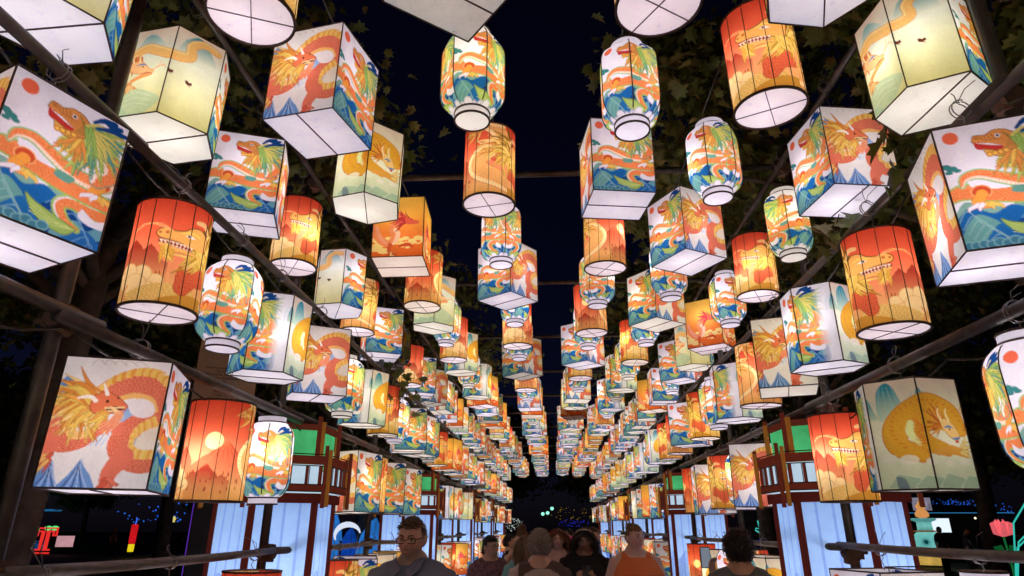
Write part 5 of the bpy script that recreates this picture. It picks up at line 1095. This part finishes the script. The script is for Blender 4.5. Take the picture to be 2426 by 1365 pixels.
    if glasses:
        gb = MB()
        for sd in (-1, 1):
            gb.tube([(sd * .033 + .024 * np.sign(math.cos(t)) * abs(math.cos(t)) ** .5, -.102 + .008 * abs(math.cos(t) + sd * .2), .010 + .0145 * np.sign(math.sin(t)) * abs(math.sin(t)) ** .5) for t in np.linspace(0, 2 * PI, 17)], .0026, 5, cap=False); gb.tube([(sd * .06, -.098, .018), (sd * .079, -.05, .018), (sd * .082, .01, .012)], .0024, 5)
        gb.tube([(-.009, -.107, .015), (.009, -.107, .015)], .0024, 5); on_head('glasses', gb, M_GLASS)
    if hair: make_hair(root, HP, HF, HN, hair, hm, on_head)
    # clothing
    def cloth(nm, mb, colf, size=.012, fold=.006, seed=1, it=4):
        m2, cc = remeshed(np.array(mb.v) * s, mb.f, size, it, fold, seed); k_ = colf(cc / s) if callable(colf) else np.tile(np.array(colf), (len(cc), 1)); add_col(m2, k_); m2.materials.append(M_CLOTH); return obj(nm, m2, root)
    if top:
        T = MB(); inf = 1.05; kind = top['kind']; z1 = {'shirt': 1.475, 'tank': 1.435, 'strapless': 1.30, 'vest': 1.435}[kind]; torso(T, .93 if not top.get('long') else .84, z1, inf, .014)
        if top.get('long'): T.tube([(0, 0, .95), (0, 0, .75), (0, 0, .5)], [hip_w * 1.1 + .02, hip_w * 1.15 + .03, hip_w * 1.2 + .05], 20, ry=[.15 * w2, .17 * w2, .19 * w2])
        if kind == 'shirt':
            for sd in (-1, 1): T.tube([(sd * .062, .022, 1.475), (sd * .09, .022, 1.468), (sd * sh * .9, .015, 1.435)], [.052, .058, .066], 10)
            for P, r in AR:
                f = top.get('sleeve', .5); E = P[3]; n_ = 3 if f <= .5 else 5; Q = P[:3] + ([P[2].lerp(P[3], .4)] if f <= .5 else [P[3], P[4]] + ([P[5]] if f >= 1 else []))
                T.tube(Q, [q * 1.12 + .014 for q in (r[:3] + ([r[2]] if f <= .5 else [r[3], r[4]] + ([r[5]] if f >= 1 else [])))], 12)
        if kind in ('tank', 'vest'):
            for sd in (-1, 1): T.tube([(sd * sh * .55, -.10, 1.34), (sd * sh * .62, -.055, 1.44), (sd * sh * .62, .012, 1.478), (sd * sh * .6, .07, 1.44), (sd * sh * .5, .1, 1.34)], .034 if kind == 'tank' else .011, 8)
        cloth('shirt' if kind == 'shirt' else 'top', T, top['c'], seed=int(loc[1] * 100))
        if top.get('collar'):
            for sd in (-1, 1):
                v = [(sd * .014, -.098, 1.462), (sd * .054, -.122, 1.425), (sd * .100, -.085, 1.468), (sd * .096, .0, 1.530), (sd * .066, -.065, 1.520)]; vv = [tuple(q * s for q in p) for p in v] + [(p[0] * s, (p[1] - .012) * s, p[2] * s) for p in v]
                m2 = mesh('collar', vv, [(0, 1, 2, 3, 4), (9, 8, 7, 6, 5), (0, 5, 6, 1), (1, 6, 7, 2), (2, 7, 8, 3), (3, 8, 9, 4), (4, 9, 5, 0)], M_CLOTH, False, None, np.tile(np.array(top['cc']), (10, 1))); obj('collar', m2, root)
            for k in range(5): obj('button', MB().lathe([(.006 * s, -.002), (.006 * s, .002)], 8).mesh('button', M_GLASS), root, (0, -(.135 * w2 + .012) * s if k else -.105 * s, (1.40 - .085 * k) * s), (PI / 2, 0, 0))
    cloth('trousers', (torso(legs_c, .84, 1.08, 1.03, .012), legs_c)[1], low or (.03, .03, .035), .016, .006, 5)
    return root
def make_hair(root, HP, HF, HN, h, hm, on_head):
    st = h['style']; q = np.random.RandomState(h.get('seed', 1)); c = h['c']; mat = hair_mat(c); x, y, z = HN.T
    line = np.where(y < -.2, .50 - .25 * np.clip(np.abs(x) - .55, 0, 1), np.where(y < .25, .02 + .5 * np.clip(-y, 0, .3), -.42)) + h.get('recede', 0) * (y < 0); m = z > line
    vol = {'short': 1.05, 'curly': 1.12, 'long': 1.07, 'bun': 1.045}[st]; CP = HP * vol + np.array([0, .004, .004]); cap = MB(); F = [f for f in HF if all(m[i] for i in f)]; used = sorted({i for f in F for i in f}); mp = {i: k for k, i in enumerate(used)}
    cap.add([tuple(CP[i] + q.normal(size=3) * .0012) for i in used], [tuple(mp[i] for i in f) for f in F]); ho = on_head('hair', cap, hair_mat(tuple(v_ * (.35 if st == 'curly' else .6) for v_ in c)))  # cap darkened so the shade between strands is in its colour
    V, Fs = [], []
    def strand(p, d, n, L, curl, grav, wdt, seg=4, side=None):
        p = np.array(p); d = d / np.linalg.norm(d); s = np.cross(d, q.normal(size=3)); s /= np.linalg.norm(s) + 1e-9; b0 = len(V); ph = q.uniform(0, 6.3); pts = []
        for k in range(seg + 1):
            t = k / seg; wd = wdt * (1 - .75 * t); V.append(p - s * wd); V.append(p + s * wd)
            d = d + np.array([0, 0, -grav]) / seg + curl * (np.cross(d, np.array([math.cos(ph + 5 * t), math.sin(ph + 5 * t), math.sin(ph + 3 * t)]))) / seg * 2; d = d / np.linalg.norm(d); p = p + d * L / seg
        for k in range(seg): Fs.append((b0 + 2 * k, b0 + 2 * k + 1, b0 + 2 * k + 3, b0 + 2 * k + 2))
    def tang(nn, t): t = np.array(t, float); t = t - nn * (t @ nn); return t / (np.linalg.norm(t) + 1e-6)
    roots = [i for i in range(len(HN)) if m[i]]; n = h.get('n', 1500)
    for _ in range(n):
        i = roots[q.randint(len(roots))]; p = CP[i] + q.normal(size=3) * .003; nn = HN[i]
        if st == 'short': strand(p, tang(nn, (q.normal() * .25, .7 if nn[1] > -.3 else .25, -.2)) + nn * .3, nn, h.get('L', .035) * q.uniform(.6, 1.2), .3, .3, .0028, 3)
        elif st == 'curly': strand(p, nn + q.normal(size=3) * .35, nn, h.get('L', .06) * q.uniform(.5, 1.15), 6.5, .15, .0042, 7)
        elif st == 'long': strand(p, tang(nn, (np.sign(nn[0]) * (.8 if nn[1] < 0 else .25), .7 if nn[1] < 0 else .15, -.6)) + nn * .02, nn, h.get('L', .3) * q.uniform(.75, 1.05), h.get('wave', .5) * .4, 2.4, .0045, 7)
        else: strand(p, tang(nn, np.array(h.get('at', (0, .09, .06))) * 9 - nn) + nn * .06, nn, .045 * q.uniform(.6, 1.1), .25, .0, .0028, 3)
    if st == 'bun':
        bc = np.array(h.get('at', (0, .09, .06))); r = h.get('r', .042); bb = MB(); bb.lathe([(r * math.sin(t), -r * math.cos(t)) for t in np.linspace(.05, PI - .05, 9)], 14, tuple(bc)); on_head('bun', bb, mat, True, ho)
        for _ in range(350): d = q.normal(size=3); d /= np.linalg.norm(d); strand(bc + d * r * .98, np.cross(d, q.normal(size=3)) + d * .12, d, .032, 1.0, 0, .003, 4)
    so = on_head('strands', MB().add([tuple(v) for v in V], Fs), mat, False, ho); so['kind'] = 'stuff'
    if h.get('band'):
        on_head('headband', MB().tube([(.084 * math.cos(t), -.06 + .06 * (1 - math.sin(t)), .075 + .062 * math.sin(t) * .9) for t in np.linspace(-.1, PI + .1, 14)], .009, 6), surf('headband', tuple(h['band'])), True)
def phone(lab, loc, rot):
    t = thing('phone', lab, 'phone', loc); t.rotation_euler = rot; obj('case', MB().box((0, 0, 0), (.037, .005, .075)).mesh('case', M_CORD), t); obj('screen', mesh('screen', [(-.033, .0056, -.069), (.033, .0056, -.069), (.033, .0056, .069), (-.033, .0056, .069)], [(3, 2, 1, 0)], glow('phone_screen', (.35, .4, .5), .5)), t)
    obj('camera_bump', MB().box((-.02, -.0065, .052), (.012, .002, .016)).mesh('camera_bump', M_IRIS), t); return t

S_PALE, S_TAN, S_BROWN = (.68, .45, .36), (.56, .36, .25), (.33, .19, .125)
HOLD = dict(el=(.25, -.02, 1.12), wr=(.06, -.27, 1.22), grip=.75, d=(-.0, -.3, .9), n=(0, .6, .3))
person('man with glasses and grey beard in a slate button-up shirt', (-.85, 4.1, 0), math.radians(-14), 1.775, 1.1, False, S_PALE, dict(style='short', c=(.09, .055, .035), n=2200, L=.026, recede=.08), dict(kind='shirt', sleeve=.5, c=(.16, .20, .30), collar=True, cc=(.18, .22, .33)), (.02, .022, .03), head=(.12, .14, 0), glasses=True, beard=(.42, .34, .29))
person('woman in a mauve patterned blouse looking aside, dark hair tied back', (-.66, 7.3, 0), math.radians(14), 1.63, 1.06, True, S_TAN, dict(style='bun', c=(.012, .010, .010), n=1300, r=.035, at=(0, .1, -.05)), dict(kind='shirt', sleeve=.7, c=lambda p: np.where((np.sin(p[:, 0] * 95) * np.sin(p[:, 2] * 85 + 3 * np.sin(p[:, 0] * 20)) * np.cos(p[:, 1] * 70) > .25)[:, None], np.array([.07, .03, .045]), np.array([.165, .085, .115])), long=False), (.03, .03, .04), head=(.6, .05, 0), glasses=True)
person('woman with hair piled up and tattooed shoulders looking down at her hands', (-.37, 8.3, 0), math.radians(6), 1.70, .98, True, S_PALE, dict(style='bun', c=(.10, .045, .022), n=1300, r=.05, at=(0, .04, .12)), dict(kind='vest', c=(.20, .09, .085)), (.05, .05, .06), [HOLD, dict(HOLD)], head=(-.1, .42, 0))
person('person with curly grey hair seen from behind in a brown and cream sweater', (-.105, 5.55, 0), math.radians(178), 1.69, 1.12, True, S_PALE, dict(style='curly', c=(.30, .27, .24), n=4200, L=.06, seed=4), dict(kind='shirt', sleeve=1, c=lambda p: np.where(((np.hypot(p[:, 0] + .02, (p[:, 2] - 1.22)) % .24 > .15) | (p[:, 0] > .17))[:, None], np.array([.55, .46, .42]), np.array([.10, .07, .062]))), (.05, .05, .05), head=(.05, .05, 0))
person('woman with loose fair hair in a teal top, half hidden behind the curly grey head', (-.27, 6.9, 0), math.radians(165), 1.64, 1.0, True, S_PALE, dict(style='long', c=(.20, .13, .075), n=1900, L=.26), dict(kind='shirt', sleeve=.5, c=(.20, .42, .42)), (.04, .05, .08))
person('smiling woman with long auburn hair in a black strapless top', (.055, 7.7, 0), math.radians(4), 1.70, 1.0, True, S_PALE, dict(style='long', c=(.16, .055, .022), n=2200, L=.30, wave=.9), dict(kind='strapless', c=(.012, .012, .014)), (.012, .012, .014), head=(.0, .02, 0), smile=True, bust=.02)
person('woman in a black T-shirt and pale headband checking her phone', (.325, 7.0, 0), math.radians(-3), 1.71, 1.16, True, S_BROWN, dict(style='long', c=(.012, .009, .008), n=2000, L=.26, band=(.45, .36, .30)), dict(kind='shirt', sleeve=.5, c=(.007, .007, .009)), (.22, .2, .18), [HOLD, dict(HOLD)], head=(0, .26, 0), bust=.03)
phone('phone held in both hands by the woman in black T-shirt', (.325, 6.71, 1.30), (-.5, 0, 0))
person('man in a blue T-shirt raising a phone, turned to the lanterns', (.62, 10.6, 0), math.radians(82), 1.71, 1.06, False, S_PALE, dict(style='short', c=(.06, .035, .02), n=1400), dict(kind='shirt', sleeve=.5, c=(.07, .13, .27)), (.02, .02, .03), [dict(el=(.24, -.16, 1.14), wr=(.1, -.42, 1.27), grip=.8, d=(0, -.3, .9), n=(-.4, .5, 0)), dict(el=(.24, -.14, 1.12), wr=(.1, -.40, 1.24), grip=.8, d=(0, -.3, .9), n=(-.4, .5, 0))], head=(0, .1, 0))
phone('phone held out by the man in a blue T-shirt', (1.055, 10.66, 1.35), (-.1, 0, math.radians(82)))
person('smiling woman in an orange sleeveless dress, hair pinned up', (.80, 6.7, 0), math.radians(16), 1.74, 1.3, True, S_PALE, dict(style='bun', c=(.22, .11, .05), n=1500, r=.042, at=(-.012, .055, .098)), dict(kind='tank', c=(.85, .22, .06), long=True), (.3, .08, .03), head=(.22, .02, 0), smile=True, bust=.045)
person('woman with dark curly hair from behind in a grey T-shirt, taking a picture', (1.33, 5.0, 0), math.radians(172), 1.68, 1.06, True, S_TAN, dict(style='curly', c=(.022, .012, .009), n=5200, L=.11, seed=9), dict(kind='shirt', sleeve=.5, c=(.13, .155, .16)), (.03, .03, .04), [REST, dict(el=(.27, -.16, 1.22), wr=(.17, -.32, 1.45), grip=.8, d=(0, -.2, .95), n=(-.5, .5, 0))], head=(.1, .02, 0))
phone('phone raised by the woman with dark curly hair', (1.17, 5.35, 1.50), (0, 0, math.radians(178)))
for k, (lab, x, y, rz, c, hc, hs) in enumerate((('man in black standing behind the woman with piled-up hair', -.62, 9.8, 100, (.008, .008, .010), (.01, .008, .008), 'short'), ('visitor in a bright pink top past the tunnel end', .62, 24, 170, (.62, .10, .34), (.02, .015, .01), 'long'), ('visitor in a royal blue shirt seen from behind', .75, 15, 175, (.03, .07, .28), (.015, .012, .01), 'short'),
                                               ('visitor in a dark jacket walking away near the far columns', .35, 18, 160, (.03, .03, .035), (.03, .02, .015), 'short'), ('visitor in a pale pink shirt far along the path', .25, 27, 10, (.5, .2, .3), (.02, .015, .012), 'long'), ('visitor in grey far along the path', 1.25, 22, 190, (.1, .1, .12), (.02, .015, .012), 'short'))):
    person(lab, (x, y, 0), math.radians(rz), 1.62 + .05 * (k % 3), 1.0, hs == 'long', S_TAN, dict(style=hs, c=hc, n=700, L=.2 if hs == 'long' else .03), dict(kind='shirt', sleeve=.5, c=c), (.03, .03, .04), fine=.014)
PX = [o for o in COL.objects if o.name.startswith('person') and o.parent is None]
dark = [('dark figure of a visitor beside the urn lantern', 15.4, 28, 20), ('dark figure of a visitor at the kiosk window', 16.4, 26.5, 170), ('dark figure of a visitor under the kiosk awning', 17.6, 26.8, 120), ('dark figure of a visitor near the pink lotus', 12.0, 20.5, 60), ('dark figure of a visitor by the yellow gatepost', -25.0, 42, 200), ('dark figure of a visitor strolling near the gatepost', -24.3, 43, 30), ('dark figure of a visitor on the lawn beside the firecracker lantern', -27.4, 41, 90)]
for k, (lab, x, y, rz) in enumerate(dark):
    src = PX[-1 - (k % 3)]; o = copy_tree(src); o.location = (x, y, 0); o.rotation_euler = (0, 0, math.radians(rz)); o['label'] = lab; o['group'] = 'visitors on the lawns'
